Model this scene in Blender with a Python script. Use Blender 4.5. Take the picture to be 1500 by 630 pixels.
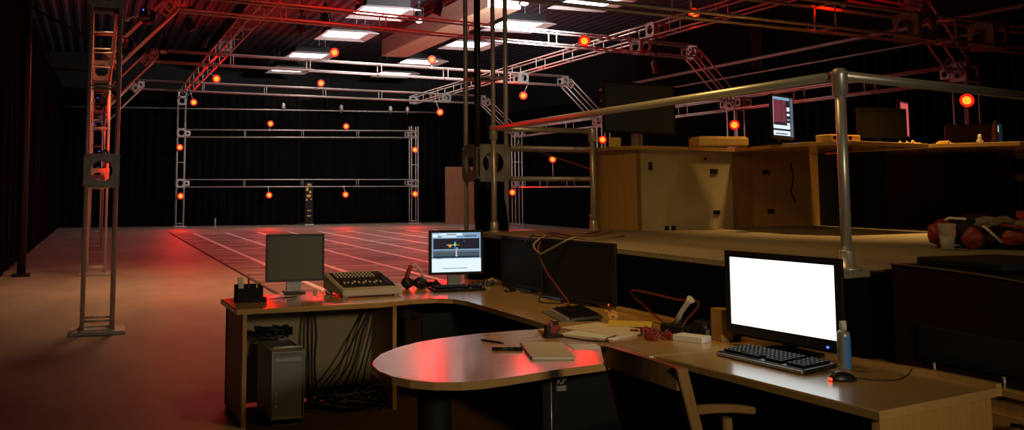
import bpy, bmesh, math, random
from mathutils import Vector, Matrix, Quaternion, Euler
random.seed(7)
for o in list(bpy.data.objects): bpy.data.objects.remove(o)
S = bpy.context.scene
COL = S.collection
PI = math.pi

# ------------------------------------------------------------ camera
F = 1350.0
pitch = math.atan(117/F)
yaw = math.atan((594-137)/math.hypot(F, 117))
cd = bpy.data.cameras.new('camera'); cam = bpy.data.objects.new('camera', cd); COL.objects.link(cam)
cd.sensor_fit = 'HORIZONTAL'; cd.sensor_width = 36; cd.lens = 36*F/1500
cd.shift_x = (750-594)/1500; cd.shift_y = -(315-161)/1500
cd.clip_start = 0.05; cd.clip_end = 200
cam.location = (0, 0, 1.5); cam.rotation_euler = (PI/2+pitch, 0, -yaw)
S.camera = cam

# ------------------------------------------------------------ world, exposure, room lights and added ceiling fill
w = bpy.data.worlds.new('night'); S.world = w; w.use_nodes = True
w.node_tree.nodes['Background'].inputs[0].default_value = (0.02, 0.012, 0.010, 1)
w.node_tree.nodes['Background'].inputs[1].default_value = 0.05
S.view_settings.view_transform = 'Standard'; S.view_settings.look = 'None'
S.view_settings.gamma = 1; S.view_settings.use_curve_mapping = False
S.view_settings.exposure = 0.0

WORK_W = 17.0        # warm lamp over the work desks and the stage
WORK2_W = 8.5
RING_W = 17.0        # red lamp of each tracking camera
FLOOR_W = 95.0
HIGH_W = 480.0       # added uplight that brightens the deck and beam
FIX_E = 9.0          # emission of the ceiling light boxes

def area(name, loc, size, power, color, target, spread=PI):
    d = bpy.data.lights.new(name, 'AREA'); d.shape = 'DISK'; d.size = size; d.energy = power; d.color = color; d.spread = spread
    o = bpy.data.objects.new(name, d); COL.objects.link(o); o.location = loc
    o.rotation_euler = (Vector(target)-Vector(loc)).to_track_quat('-Z', 'Y').to_euler()
    return o
WARM = (1.0, 0.60, 0.17)
area('work_lamp', (2.3, 4.6, 4.0), 0.8, WORK_W, WARM, (3.5, 5.6, 0.9), 1.9)
area('rear_lamp', (2.0, -1.6, 2.4), 0.6, WORK2_W, (1.0, 0.80, 0.52), (2.5, 6.3, 0.7), 1.05)
area('stage_lamp', (6.7, 6.3, 5.4), 0.5, 30.0, (1.0, 0.58, 0.18), (6.75, 6.55, 1.12), .9)
area('ceiling_fill', (9.6, 17.5, 5.6), 1.0, HIGH_W, (.95, .90, .88), (9.2, 26.5, 7.3), 1.5)  # unseen uplight added to brighten the steel deck and tan beam
area('aisle_lamp', (1.4, 15.0, 6.4), 1.6, FLOOR_W, (1.0, 0.55, 0.25), (1.2, 14.5, 0), 1.7)

# ------------------------------------------------------------ materials
def mat(name, color, rough=0.5, metal=0.0, emit=None, es=1.0, noise=None, bump=0.0, bscale=60, alpha=None, coat=0, spec=None):
    m = bpy.data.materials.new(name); m.use_nodes = True
    nt = m.node_tree; b = nt.nodes['Principled BSDF']
    b.inputs['Base Color'].default_value = (*color, 1); b.inputs['Roughness'].default_value = rough
    b.inputs['Metallic'].default_value = metal
    if spec is not None: b.inputs['Specular IOR Level'].default_value = spec
    if coat: b.inputs['Coat Weight'].default_value = coat; b.inputs['Coat Roughness'].default_value = .15
    if emit: b.inputs['Emission Color'].default_value = (*emit, 1); b.inputs['Emission Strength'].default_value = es
    tc = nt.nodes.new('ShaderNodeTexCoord')
    if noise:     # (scale, second colour, stretch)
        sc, c2, st = noise
        mp = nt.nodes.new('ShaderNodeMapping'); mp.inputs['Scale'].default_value = st
        n = nt.nodes.new('ShaderNodeTexNoise'); n.inputs['Scale'].default_value = sc; n.inputs['Detail'].default_value = 6
        r = nt.nodes.new('ShaderNodeValToRGB'); r.color_ramp.elements[0].position = .35; r.color_ramp.elements[1].position = .68
        r.color_ramp.elements[0].color = (*color, 1); r.color_ramp.elements[1].color = (*c2, 1)
        nt.links.new(tc.outputs['Object'], mp.inputs[0]); nt.links.new(mp.outputs[0], n.inputs[0])
        nt.links.new(n.outputs[0], r.inputs[0]); nt.links.new(r.outputs[0], b.inputs['Base Color'])
    if bump:
        n2 = nt.nodes.new('ShaderNodeTexNoise'); n2.inputs['Scale'].default_value = bscale; n2.inputs['Detail'].default_value = 5
        bp = nt.nodes.new('ShaderNodeBump'); bp.inputs['Strength'].default_value = bump; bp.inputs['Distance'].default_value = .02
        nt.links.new(tc.outputs['Object'], n2.inputs[0]); nt.links.new(n2.outputs[0], bp.inputs['Height']); nt.links.new(bp.outputs[0], b.inputs['Normal'])
    return m
M = {}
M['floor'] = mat('concrete_floor', (.30, .25, .22), .55, spec=.35, noise=(1.3, (.40, .33, .28), (1, .5, 1)), bump=.10, bscale=9)
M['mat'] = mat('rubber_mat', (.06, .04, .035), .62, spec=.35, noise=(1.5, (.46, .38, .34), (.30, 1.5, 1)), bump=.6, bscale=3)
M['tape'] = mat('white_tape', (.92, .90, .86), .45)
M['edge'] = mat('mat_edge', (.03, .03, .03), .7)
M['black'] = mat('black_cloth', (.0025, .0025, .0025), .95, spec=.05, noise=(3, (.004, .004, .004), (1, 1, .1)))
M['wallk'] = mat('black_wall', (.008, .007, .007), .95)
M['deck'] = mat('steel_deck', (.075, .085, .125), .55, metal=.25)
M['alu'] = mat('aluminium', (.62, .60, .58), .40, metal=.35)
M['alud'] = mat('dull_aluminium', (.42, .39, .38), .5, metal=.35, noise=(6, (.5, .48, .47), (1, 1, 1)))
M['plate'] = mat('plate_aluminium', (.28, .28, .27), .5, metal=.3, noise=(14, (.40, .39, .37), (1, 1, 1)))
M['pole'] = mat('dark_pole', (.03, .03, .03), .4, metal=.4)
M['rail'] = mat('galvanised_steel', (.58, .55, .48), .36, metal=.6)
M['wood'] = mat('maple_top', (.52, .31, .11), .27, noise=(5, (.57, .35, .13), (1, 8, 1)), coat=.6)
M['woodp'] = mat('maple_panel', (.48, .27, .08), .45, noise=(7, (.54, .31, .10), (9, 9, .6)))
M['woodg'] = mat('grey_panel', (.40, .32, .17), .6, noise=(2, (.48, .39, .22), (1, 1, 1)))
M['beam'] = mat('glulam', (.62, .46, .30), .7, noise=(3, (.72, .56, .40), (6, .4, 6)))
M['ply'] = mat('plywood', (.26, .11, .045), .7, noise=(4, (.33, .15, .07), (8, 8, .6)))
M['chairwood'] = mat('chair_wood', (.27, .15, .05), .35, noise=(6, (.33, .19, .07), (4, 4, .8)))
M['carpet'] = mat('carpet', (.32, .25, .16), .95, noise=(60, (.20, .17, .12), (1, 1, 1)), bump=.4, bscale=180)
M['panelr'] = mat('reddish_panel', (.16, .06, .03), .6)
M['desk_sheet'] = mat('dark_sheet', (.045, .028, .015), .95, spec=.1, bump=.3, bscale=150)
M['plastic'] = mat('black_plastic', (.012, .012, .013), .38)
M['plasticm'] = mat('matte_black', (.009, .009, .009), .7, spec=.3)
M['screen_off'] = mat('screen_off', (.035, .038, .036), .45)
M['screen_grey'] = mat('screen_grey', (.13, .14, .13), .55)
M['tvscreen'] = mat('tv_screen', (.035, .05, .062), .5)
M['silver'] = mat('silver_case', (.42, .43, .45), .45, metal=.5)
M['silverp'] = mat('silver_mesh', (.30, .31, .33), .6, metal=.3, bump=.3, bscale=300)
M['mixer'] = mat('mixer_case', (.66, .60, .54), .5)
M['mixerd'] = mat('mixer_panel', (.035, .03, .03), .5)
M['knob'] = mat('light_knob', (.75, .68, .6), .5)
M['trimb'] = mat('trim_brown', (.14, .10, .05), .6)
M['cable'] = mat('black_cable', (.012, .012, .012), .5)
M['cable_r'] = mat('red_cable', (.16, .02, .012), .5)
M['cable_w'] = mat('pale_cable', (.30, .24, .15), .5)
M['paper'] = mat('paper', (.72, .62, .48), .8)
M['paperw'] = mat('white_paper', (.8, .78, .72), .8)
M['yellow'] = mat('yellow_card', (.75, .52, .10), .7)
M['ochre'] = mat('ochre_case', (.85, .55, .18), .6, noise=(8, (.7, .42, .13), (1, 1, 1)))
M['redp'] = mat('red_plastic', (.26, .03, .03), .45)
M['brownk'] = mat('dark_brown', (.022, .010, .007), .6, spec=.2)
M['glass_r'] = mat('clear_plastic', (.8, .75, .7), .15)
M['glass_r'].node_tree.nodes['Principled BSDF'].inputs['Alpha'].default_value = .28
M['milk'] = mat('pale_drink', (.85, .72, .58), .6)
M['blue'] = mat('blue_label', (.06, .25, .75), .5)
M['can'] = mat('grey_can', (.35, .36, .36), .4, metal=.4)
M['cap'] = mat('cap_white', (.7, .68, .64), .5)
M['key'] = mat('key_cap', (.006, .006, .008), .7, spec=.12)
M['legend'] = mat('key_legend', (.5, .55, .6), .6)
M['led_b'] = mat('blue_led', (0, 0, .1), .5, emit=(.05, .12, 1), es=3)
M['led_r'] = mat('red_led', (.1, 0, 0), .5, emit=(1, .05, .02), es=3)
M['led_g'] = mat('green_led', (0, .1, 0), .5, emit=(.15, 1, .1), es=1.5)
M['ring_core'] = mat('ring_core', (.1, 0, 0), .5, emit=(1.0, .040, .003), es=14)
M['ring_halo'] = mat('ring_halo', (.1, 0, 0), .5, emit=(1.0, .012, .004), es=1.6)
M['fix'] = mat('light_diffuser', (.8, .8, .8), .6, emit=(1.0, .80, .68), es=FIX_E)
M['flange'] = mat('fixture_frame', (.55, .50, .50), .6)
M['scr_white'] = mat('screen_white', (.0, .0, .0), .5, emit=(.93, 1.0, .98), es=1.6)
M['e_w'] = mat('ui_white', (0, 0, 0), .5, emit=(.80, .93, 1.0), es=1.0)
M['e_b'] = mat('ui_blue', (0, 0, 0), .5, emit=(.22, .38, .55), es=1.0)
M['e_d'] = mat('ui_dark', (0, 0, 0), .5, emit=(.012, .012, .02), es=1.0)
M['e_g'] = mat('ui_grey', (0, 0, 0), .5, emit=(.06, .09, .12), es=1.0)
M['e_k'] = mat('ui_line', (0, 0, 0), .5, emit=(.10, .14, .18), es=1.0)
M['e_r'] = mat('ui_maroon', (0, 0, 0), .5, emit=(.16, .03, .05), es=1.0)
M['e_o'] = mat('ui_orange', (0, 0, 0), .5, emit=(.8, .35, .05), es=1.0)
M['e_gr'] = mat('ui_green', (0, 0, 0), .5, emit=(.2, .7, .15), es=1.0)
M['e_bl'] = mat('ui_deep_blue', (0, 0, 0), .5, emit=(.05, .10, .8), es=1.0)
M['e_pk'] = mat('ui_pink', (0, 0, 0), .5, emit=(.8, .45, .7), es=1.0)
M['e_rp'] = mat('ui_pink_red', (0, 0, 0), .5, emit=(.65, .10, .09), es=1.0)

# ------------------------------------------------------------ mesh builder
class MB:
    def __init__(s): s.bm = bmesh.new(); s.smooth = False
    def box(s, c, d, rot=None, bev=0.0):
        r = bmesh.ops.create_cube(s.bm, size=1)
        mx = Matrix.Translation(c) @ (rot.to_4x4() if rot is not None else Matrix()) @ Matrix.Diagonal((*d, 1))
        bmesh.ops.transform(s.bm, matrix=mx, verts=r['verts'])
        if bev:
            es = {e for v in r['verts'] for e in v.link_edges}
            bmesh.ops.bevel(s.bm, geom=list(es), offset=bev, segments=2, affect='EDGES', profile=.5)
        return s
    def tube(s, pts, r, seg=8, caps=True):
        pts = [Vector(p) for p in pts]; rings = []
        prev = None
        for i, p in enumerate(pts):
            t = (pts[min(i+1, len(pts)-1)]-pts[max(i-1, 0)]).normalized()
            if prev is None:
                a = Vector((0, 0, 1)) if abs(t.z) < .9 else Vector((1, 0, 0))
                u = t.cross(a).normalized()
            else:
                u = (prev - t*prev.dot(t)).normalized()
            prev = u; v = t.cross(u)
            rr = r[i] if isinstance(r, (list, tuple)) else r
            rings.append([s.bm.verts.new(p+u*rr*math.cos(2*PI*k/seg)+v*rr*math.sin(2*PI*k/seg)) for k in range(seg)])
        for a, b in zip(rings, rings[1:]):
            for k in range(seg): s.bm.faces.new((a[k], a[(k+1) % seg], b[(k+1) % seg], b[k])).smooth = True
        if caps: s.bm.faces.new(rings[0][::-1]); s.bm.faces.new(rings[-1])
        return s
    def lathe(s, prof, c=(0, 0, 0), seg=24, rot=None):
        rings = []
        R = rot.to_matrix() if isinstance(rot, Euler) else (rot if rot is not None else Matrix.Identity(3))
        for (r, z) in prof:
            rings.append([s.bm.verts.new(Vector(c)+R@Vector((r*math.cos(2*PI*k/seg), r*math.sin(2*PI*k/seg), z))) for k in range(seg)])
        for a, b in zip(rings, rings[1:]):
            for k in range(seg): s.bm.faces.new((a[k], a[(k+1) % seg], b[(k+1) % seg], b[k])).smooth = True
        s.bm.faces.new(rings[0][::-1]); s.bm.faces.new(rings[-1])
        return s
    def prism(s, poly, z0, z1, bev=0):
        a = [s.bm.verts.new((x, y, z0)) for x, y in poly]; b = [s.bm.verts.new((x, y, z1)) for x, y in poly]
        n = len(poly); fs = [s.bm.faces.new(a[::-1]), s.bm.faces.new(b)]
        for k in range(n): fs.append(s.bm.faces.new((a[k], a[(k+1) % n], b[(k+1) % n], b[k])))
        if bev:
            es = [e for e in fs[1].edges]
            bmesh.ops.bevel(s.bm, geom=es, offset=bev, segments=2, affect='EDGES', profile=.5)
        return s
    def wallseg(s, p, q, z0, z1, th):
        p = Vector((*p, 0)); q = Vector((*q, 0)); d = (q-p).normalized(); n = Vector((-d.y, d.x, 0))*th
        return s.prism([(p.x, p.y), (q.x, q.y), (q.x+n.x, q.y+n.y), (p.x+n.x, p.y+n.y)], z0, z1)
    def plate_hole(s, c, u, v, half, rh, th, seg=24):
        c = Vector(c); u = Vector(u); v = Vector(v); n = u.cross(v).normalized()
        L = []
        for sg in (-.5, .5):
            inn, out = [], []
            for k in range(seg):
                a = 2*PI*(k+.5)/seg; ca, sa = math.cos(a), math.sin(a)
                f = half/max(abs(ca), abs(sa))
                inn.append(s.bm.verts.new(c+n*th*sg+u*rh*ca+v*rh*sa)); out.append(s.bm.verts.new(c+n*th*sg+u*f*ca+v*f*sa))
            L.append((inn, out))
        (i0, o0), (i1, o1) = L
        for k in range(seg):
            j = (k+1) % seg
            s.bm.faces.new((i0[j], i0[k], o0[k], o0[j])); s.bm.faces.new((i1[k], i1[j], o1[j], o1[k]))
            s.bm.faces.new((o0[k], o1[k], o1[j], o0[j])); s.bm.faces.new((i0[j], i1[j], i1[k], i0[k]))
        return s
    def blob(s, c, d, seg=3, jit=.12, seed=1):
        rnd = random.Random(seed)
        r = bmesh.ops.create_icosphere(s.bm, subdivisions=seg, radius=1)
        ph = [rnd.uniform(0, 6) for _ in range(6)]
        for v in r['verts']:
            p = v.co.copy()
            k = 1+jit*(math.sin(3*p.x+ph[0])*math.sin(4*p.y+ph[1])+.6*math.sin(7*p.z+ph[2])*math.sin(6*p.x+ph[3]))
            v.co = Vector((p.x*d[0]*k+c[0], p.y*d[1]*k+c[1], p.z*d[2]*k+c[2]))
        for v in r['verts']:
            for f in v.link_faces: f.smooth = True
        return s
    def mesh(s, name):
        bmesh.ops.recalc_face_normals(s.bm, faces=s.bm.faces)
        me = bpy.data.meshes.new(name); s.bm.to_mesh(me); s.bm.free(); return me

def link(name, me, parent=None, m=None):
    o = bpy.data.objects.new(name, me); COL.objects.link(o)
    if parent is not None: o.parent = parent
    return o
def obj(name, mb, material, parent=None, label=None):
    me = mb.mesh(name); me.materials.append(M[material]); o = link(name, me, parent)
    if label: o['label'] = label
    return o
def thing(name, label, cat, loc=(0, 0, 0), rot=(0, 0, 0), group=None):
    o = bpy.data.objects.new(name, None); COL.objects.link(o); o.location = loc
    o.rotation_euler = rot; o.empty_display_size = .1
    return tag(o, label, cat, group)
def tag(o, label, cat, group=None):
    o['label'] = label; o['category'] = cat
    if group: o['group'] = group
    return o
def struct(name, mb, material):
    o = obj(name, mb, material); o['kind'] = 'structure'; return o
def inst(name, src, parent, loc=(0, 0, 0), rot=(0, 0, 0), scale=(1, 1, 1)):
    o = src.copy(); o.name = name; COL.objects.link(o); o.parent = parent; o.location = loc; o.rotation_euler = rot; o.scale = scale; return o
def quads(name, w_, h_, items, parent, loc=(0, 0, 0)):
    """flat screen image in local XZ facing -Y; items (x0,z0,x1,z1,mat) in 0..1"""
    bm = bmesh.new(); me = bpy.data.meshes.new(name); mats = []
    for i, (x0, z0, x1, z1, mm) in enumerate(items):
        if mm not in mats: mats.append(mm); me.materials.append(M[mm])
        y = -.0004*i
        vs = [bm.verts.new(((x-.5)*w_, y, z*h_)) for x, z in ((x0, z0), (x1, z0), (x1, z1), (x0, z1))]
        f = bm.faces.new(vs); f.material_index = mats.index(mm)
    bm.to_mesh(me); bm.free(); o = link(name, me, parent); o.location = loc; return o

# ------------------------------------------------------------ room shell
struct('floor', MB().box((9, 18, -.05), (26, 50, .1)), 'floor')
struct('wall_left', MB().box((-2.05, 18, 3.7), (.1, 50, 7.6)), 'wallk')
struct('wall_right', MB().box((19.6, 18, 3.7), (.1, 50, 7.6)), 'wallk')
struct('wall_back', MB().box((9, 41.5, 3.7), (26, .1, 7.6)), 'wallk')
struct('wall_front', MB().box((9, -4, 3.7), (26, .1, 7.6)), 'wallk')
cb = MB(); n = 240   # ribbed steel deck, ribs running down the room
pts = []
for i in range(n+1):
    x = -2.2+22*i/n; z = 7.35+(.07 if (i//2) % 2 else 0)
    pts.append((x, z))
ra = [cb.bm.verts.new((x, -4.2, z)) for x, z in pts]; rb = [cb.bm.verts.new((x, 42, z)) for x, z in pts]
for i in range(n): cb.bm.faces.new((ra[i], ra[i+1], rb[i+1], rb[i]))
struct('ceiling', cb, 'deck')
bmn = MB().box((10.1, 26.5, 6.55), (.95, 9.4, .6), bev=.02)
struct('trim_1', bmn, 'beam')
struct('trim_2', MB().box((18.9, 22.5, 5.7), (.5, .5, 2.0)), 'brownk')
struct('trim_3', MB().box((4.2, 30, 7.0), (.25, 24, .5)), 'brownk')

def curtain(p, q, ztop, label, seed, amp=.09, wave=.34, name='stage_curtain'):
    p = Vector(p); q = Vector(q); L = (q-p).length; d = (q-p)/L; nn = Vector((-d.y, d.x, 0))
    rnd = random.Random(seed); mb = MB(); N = int(L/.06); rows = 7; g = []
    ph = [0]
    for i in range(N): ph.append(ph[-1]+2*PI*.06/wave*rnd.uniform(.6, 1.4))
    for j in range(rows):
        t = j/(rows-1); row = []
        for i in range(N+1):
            a = amp*(1-.45*t)
            v = p+d*(L*i/N)+nn*(a*math.sin(ph[i])+.02*math.sin(ph[i]*.3+t*4))
            row.append(mb.bm.verts.new((v.x, v.y, .01+t*(ztop-.01))))
        g.append(row)
    for j in range(rows-1):
        for i in range(N): mb.bm.faces.new((g[j][i], g[j][i+1], g[j+1][i+1], g[j+1][i])).smooth = True
    o = obj(name, mb, 'black'); return tag(o, label, 'curtain')
curtain((-1.3, 39.3, 0), (8.35, 39.3, 0), 5.6, 'black drape across the far wall behind the left half of the far frame', 1)
curtain((8.95, 39.3, 0), (17.9, 41.0, 0), 5.6, 'black drape across the far wall right of the narrow gap', 2)
curtain((-1.62, 12.5, 0), (-1.35, 39.0, 0), 5.6, 'black drape along the left wall beside the aisle', 3)
curtain((18.1, 40.7, 0), (18.1, 10.0, 0), 5.0, 'black drape along the right wall behind the right hand frames', 4)

desk_sheet = tag(obj('under_desk_sheet', MB().prism([(.95, 6.5), (.98, 1.6), (3.2, 1.6), (3.2, 6.5)], .0, .006), 'desk_sheet'), 'thin dark brown sheet on the floor under the desks', 'desk_sheet')  # thin dark brown sheet over the floor beneath the desks
# ------------------------------------------------------------ tracking floor mat
t = thing('floor_mat', 'large dark wrinkled rubber floor mat marked with white tape lines', 'mat', (2.57, 12.6, 0))
obj('mat_sheet', MB().box((6.9, 10.5, .006), (13.8, 21.0, .012)), 'mat', t)
obj('edge_strip', MB().box((-.02, 10.5, .006), (.05, 21.0, .014)), 'edge', t)
tl = None
for k in range(12):
    x = .72+1.10*k
    y1 = 20.1
    if tl is None: tl = obj('tape_line', MB().box((0, 9.9, .0145), (.11, 20.2, .004)), 'tape', t, 'white tape line'); tl.location = (x, 0, 0)
    else: inst('tape_line', tl, t, (x, 0, 0))
# ------------------------------------------------------------ trusses
HALF = .15
def unit_meshes():
    d = {}
    p = MB()
    for (c, u, v) in (((0, -.175, 0), (1, 0, 0), (0, 0, 1)), ((0, .175, 0), (1, 0, 0), (0, 0, 1)), ((-.175, 0, 0), (0, 1, 0), (0, 0, 1)), ((.175, 0, 0), (0, 1, 0), (0, 0, 1))):
        p.plate_hole(c, u, v, .18, .11, .012)
        for a in (-1, 1):
            for b in (-1, 1):
                cc = Vector(c)*1.045+Vector(u)*a*.145+Vector(v)*b*.145
                n = Vector(u).cross(Vector(v))
                p.tube([cc-n*.008, cc+n*.008], .012, 6)
    d['block'] = p.mesh('corner_block')
    d['block'].materials.append(M['plate'])
    r = MB()
    for a in (-1, 1):
        r.tube([(0, a*HALF, -HALF), (0, a*HALF, HALF)], .013, 6); r.tube([(0, -HALF, a*HALF), (0, HALF, a*HALF)], .013, 6)
    d['rung'] = r.mesh('rung'); d['rung'].materials.append(M['alu'])
    e = MB()      # end frame: four small plates with a round hole
    e.plate_hole((0, 0, 0), (0, 1, 0), (0, 0, 1), .18, .11, .012)
    e.plate_hole((.1, -.17, 0), (1, 0, 0), (0, 0, 1), .10, .065, .010)
    e.plate_hole((.1, .17, 0), (1, 0, 0), (0, 0, 1), .10, .065, .010)
    d['end'] = e.mesh('end_plate'); d['end'].materials.append(M['alud'])
    return d
UM = unit_meshes()
SEG = []
def nearest(p):
    best = None
    for a, b in SEG:
        d = b-a; k = max(0, min(1, (p-a).dot(d)/d.length_squared)); c = a+d*k
        if best is None or (c-p).length < (best-p).length: best = c
    return best
chord_cache = {}
def chord_mesh(L, r=.022, m='alu'):
    k = (round(L, 2), r, m)
    if k not in chord_cache:
        me = MB().tube([(0, 0, 0), (L, 0, 0)], r, 8).mesh('chord'); me.materials.append(M[m]); chord_cache[k] = me
    return chord_cache[k]
def truss(P0, P1, label, up=(0, 0, 1), step=1.6, group=None, ends=True, mids=(), name='truss_beam', r=.022, m='alu'):
    P0 = Vector(P0); P1 = Vector(P1); d = P1-P0; L = d.length; x = d/L
    z = Vector(up); y = z.cross(x).normalized(); z = x.cross(y)
    R = Matrix((x, y, z)).transposed()
    t = thing(name, label, 'truss', P0, R.to_euler(), group)
    me = chord_mesh(L, r, m)
    for a in (-1, 1):
        for b in (-1, 1):
            o = link('chord', me, t); o.location = (0, a*HALF, b*HALF)
            SEG.append((P0+R@Vector((0, a*HALF, b*HALF)), P0+R@Vector((L, a*HALF, b*HALF))))
    k = max(1, int(L/step))
    for i in range(1, k):
        o = link('rung', UM['rung'], t); o.location = (L*i/k, 0, 0)
    if ends:
        o = link('end_plate', UM['end'], t); o.location = (0.01, 0, 0)
        o = link('end_plate', UM['end'], t); o.location = (L-.01, 0, 0); o.rotation_euler = (0, 0, PI)
    for s_ in mids:
        o = link('corner_block', UM['block'], t); o.location = (s_*L, 0, 0)
    return t
def column(x, y, ztop, blocks, label, rungs=True, base=True, rot=0, dark=()):
    t = thing('truss_column', label, 'truss', (x, y, 0), (0, 0, rot))
    for i, (a, b) in enumerate(((-1, -1), (1, -1), (-1, 1), (1, 1))):
        me = chord_mesh(ztop-.05, .024 if i not in dark else .034, 'alu' if i not in dark else 'pole')
        SEG.append((Vector((x+a*HALF, y+b*HALF, .05)), Vector((x+a*HALF, y+b*HALF, ztop))))
        o = link('post', me, t); o.location = (a*HALF, b*HALF, .05); o.rotation_euler = (0, -PI/2, 0)
    if base:
        mb = MB().box((0, 0, .02), (.56, .42, .04), bev=.006)
        for a in (-1, 1): mb.box((a*.15, 0, .045), (.05, .36, .02)); mb.box((0, a*.15, .045), (.36, .05, .02))
        obj('base_plate', mb, 'alud', t)
    for z in blocks:
        o = link('corner_block', UM['block'], t); o.location = (0, 0, z)
    if rungs:
        for z in [.14]+[zz for zz in (2.6,) if zz < ztop]:
            o = link('rung', UM['rung'], t); o.location = (0, 0, z); o.rotation_euler = (0, PI/2, 0)
    return t
LX, LY = .075, (10.4, 17.4, 24.8, 31.9)
RX, RY = 15.9, (13.3, 20.05, 26.7, 33.3)
nl = ['nearest tall truss column with a square holed plate on the left aisle', 'second truss column down the left aisle seen behind the nearest one',
      'third truss column down the left aisle, small in the distance', 'furthest truss column of the left aisle row']
for i, y in enumerate(LY): column(LX, y, 3.95, (1.70, 3.62), nl[i])
nr = ['right hand truss column behind the dark stage monitors with a red lamp on it', 'truss column rising behind the yellow case on the counter',
      'truss column behind the left edge of the big dark television', 'narrow truss column seen through the stage end railing']
for i, y in enumerate(RY): column(RX, y, 3.95, (1.75, 3.75), nr[i])
column(3.66, 8.37, 5.6, (1.76, 3.62), 'tall truss column beside the stage corner with grey and red holed plates', dark=(0,))
column(3.31, 38.3, 5.3, (1.76, 3.80, 5.1), 'left upright of the far lamp frame standing at the back drape')
column(13.4, 38.6, 4.3, (1.78, 3.95), 'right upright of the far lamp frame standing at the back drape')
truss((3.45, 38.3, 1.76), (13.25, 38.6, 1.80), 'lowest horizontal truss of the far lamp frame', step=2.4)
truss((3.45, 38.3, 3.78), (13.25, 38.6, 3.95), 'middle horizontal truss of the far lamp frame', step=2.4)
# portals across the room: knee brace, overhead span, knee brace
pn = ['nearest', 'second', 'third', 'furthest']
for i in range(4):
    yl, yr = LY[i], RY[i]
    Z5 = 5.02
    A = Vector((1.30, yl+(yr-yl)*.08, Z5)); B = Vector((14.45, yr-(yr-yl)*.08, Z5))
    truss((LX+.15, yl, 3.80), (A.x, A.y, A.z-.05), pn[i]+' slanting knee brace rising right from the left aisle columns', up=(-.7, 0, .7), step=1.0)
    truss(A, B, pn[i]+' long overhead truss spanning the room from left brace to right brace', step=2.2, mids=((.87,) if i else ()))
    truss(B-Vector((0, 0, .05)), (RX-.15, yr, 3.85), pn[i]+' slanting knee brace falling right to the right row columns', up=(.7, 0, .7), step=1.0)
for i in range(3):
    truss((LX, LY[i]+.2, 3.62), (LX, LY[i+1]-.2, 3.62), pn[i]+' lengthwise truss joining the left aisle columns at plate height', step=1.6)
    truss((RX, RY[i]+.2, 3.75), (RX, RY[i+1]-.2, 3.75), pn[i]+' lengthwise truss joining the right row columns at upper plate height', step=2.0)
    truss((RX, RY[i]+.2, 1.75), (RX, RY[i+1]-.2, 1.75), pn[i]+' lengthwise truss joining the right row columns at lower plate height', step=2.0)
truss((3.22, 12.0, 5.36), (3.31, 38.1, 5.36), 'long overhead truss running away on the left above the mat edge', step=1.5, mids=(.24, .33, .5))
truss((12.75, 9.5, 5.36), (13.0, 37.5, 5.36), 'long overhead truss running away on the right from the stage to the far wall', step=1.7, mids=(.34,))
truss((3.86, 8.30, 3.60), (17.5, 10.1, 3.60), 'tan lit overhead truss crossing the upper right above the stage', step=2.2, mids=(.455, .568))
truss((3.86, 8.37, 1.76), (6.6, 8.46, 1.76), 'low truss running right from the holed plate behind the stage end railing', step=1.5, ends=False)

cl = MB()
g_ = []
for j in range(9):
    row = []
    for i in range(17):
        a_ = 2*PI*i/16; rr_ = (.11+.05*math.sin(3*a_+j*.5)+.02*math.sin(7*a_))*(1 if j else .7)
        row.append(cl.bm.verts.new((rr_*math.cos(a_)*1.1, rr_*math.sin(a_)*.7, 1.50-.16*j+.02*math.sin(5*a_+j))))
    g_.append(row)
for a_, b_ in zip(g_, g_[1:]):
    for i in range(16): cl.bm.faces.new((a_[i], a_[i+1], b_[i+1], b_[i])).smooth = True
o = obj('black_cloth', cl, 'black'); o.location = (3.60, 8.10, 0); tag(o, 'black cloth hanging in front of the corner column below its holed plates', 'cloth')

def pipe(p, q, r, label, mat_='alud', name='hanging_pipe'):
    p = Vector(p); q = Vector(q); c = p
    o = obj(name, MB().tube([(0, 0, 0), q-p], r, 8), mat_); o.location = p; return tag(o, label, 'pipe')
bp_ = pipe((-1.2, 38.9, 4.80), (14.6, 38.9, 4.98), .03, 'thin pipe crossing the top of the back drape with small clamps')
for k in (.02, .35, .68, .98): obj('hanger_rod', MB().tube([(15.8*k, 0, .18*k), (15.8*k, 0, 2.57)], .008, 6), 'pole', bp_)
pipe((17.6, 10.5, 5.2), (17.75, 30.0, 5.2), .05, 'upper thick red lit pipe along the right wall')
pipe((17.6, 10.5, 4.8), (17.75, 30.0, 4.8), .025, 'lower thin red lit pipe along the right wall')
pipe((3.9, 8.2, 1.95), (6.0, 9.9, 1.66), .010, 'thin slanting wire behind the stage end railing', 'cable_w', 'slack_wire')
o = obj('black_pole', MB().tube([(0, 0, 0), (-.06, 0, 6.9)], .075, 14).box((0, 0, .02), (.3, .3, .04)), 'pole'); o.location = (-1.15, 17.5, 0)
tag(o, 'thick black pole standing near the drape at the far left', 'pole')
pipe((-1.45, 17.5, 4.9), (-.1, 17.4, 4.2), .02, 'faint red pipe slanting from the black pole to the aisle columns', 'brownk')
pipe((-1.2, 17.5, 4.5), (-.75, 17.5, 3.66), .02, 'short faint red brace falling from the black pole', 'brownk')
pipe((-.75, 17.5, 3.66), (-.12, 17.4, 3.62), .02, 'short faint level pipe beside the aisle columns, left side', 'brownk')

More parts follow.
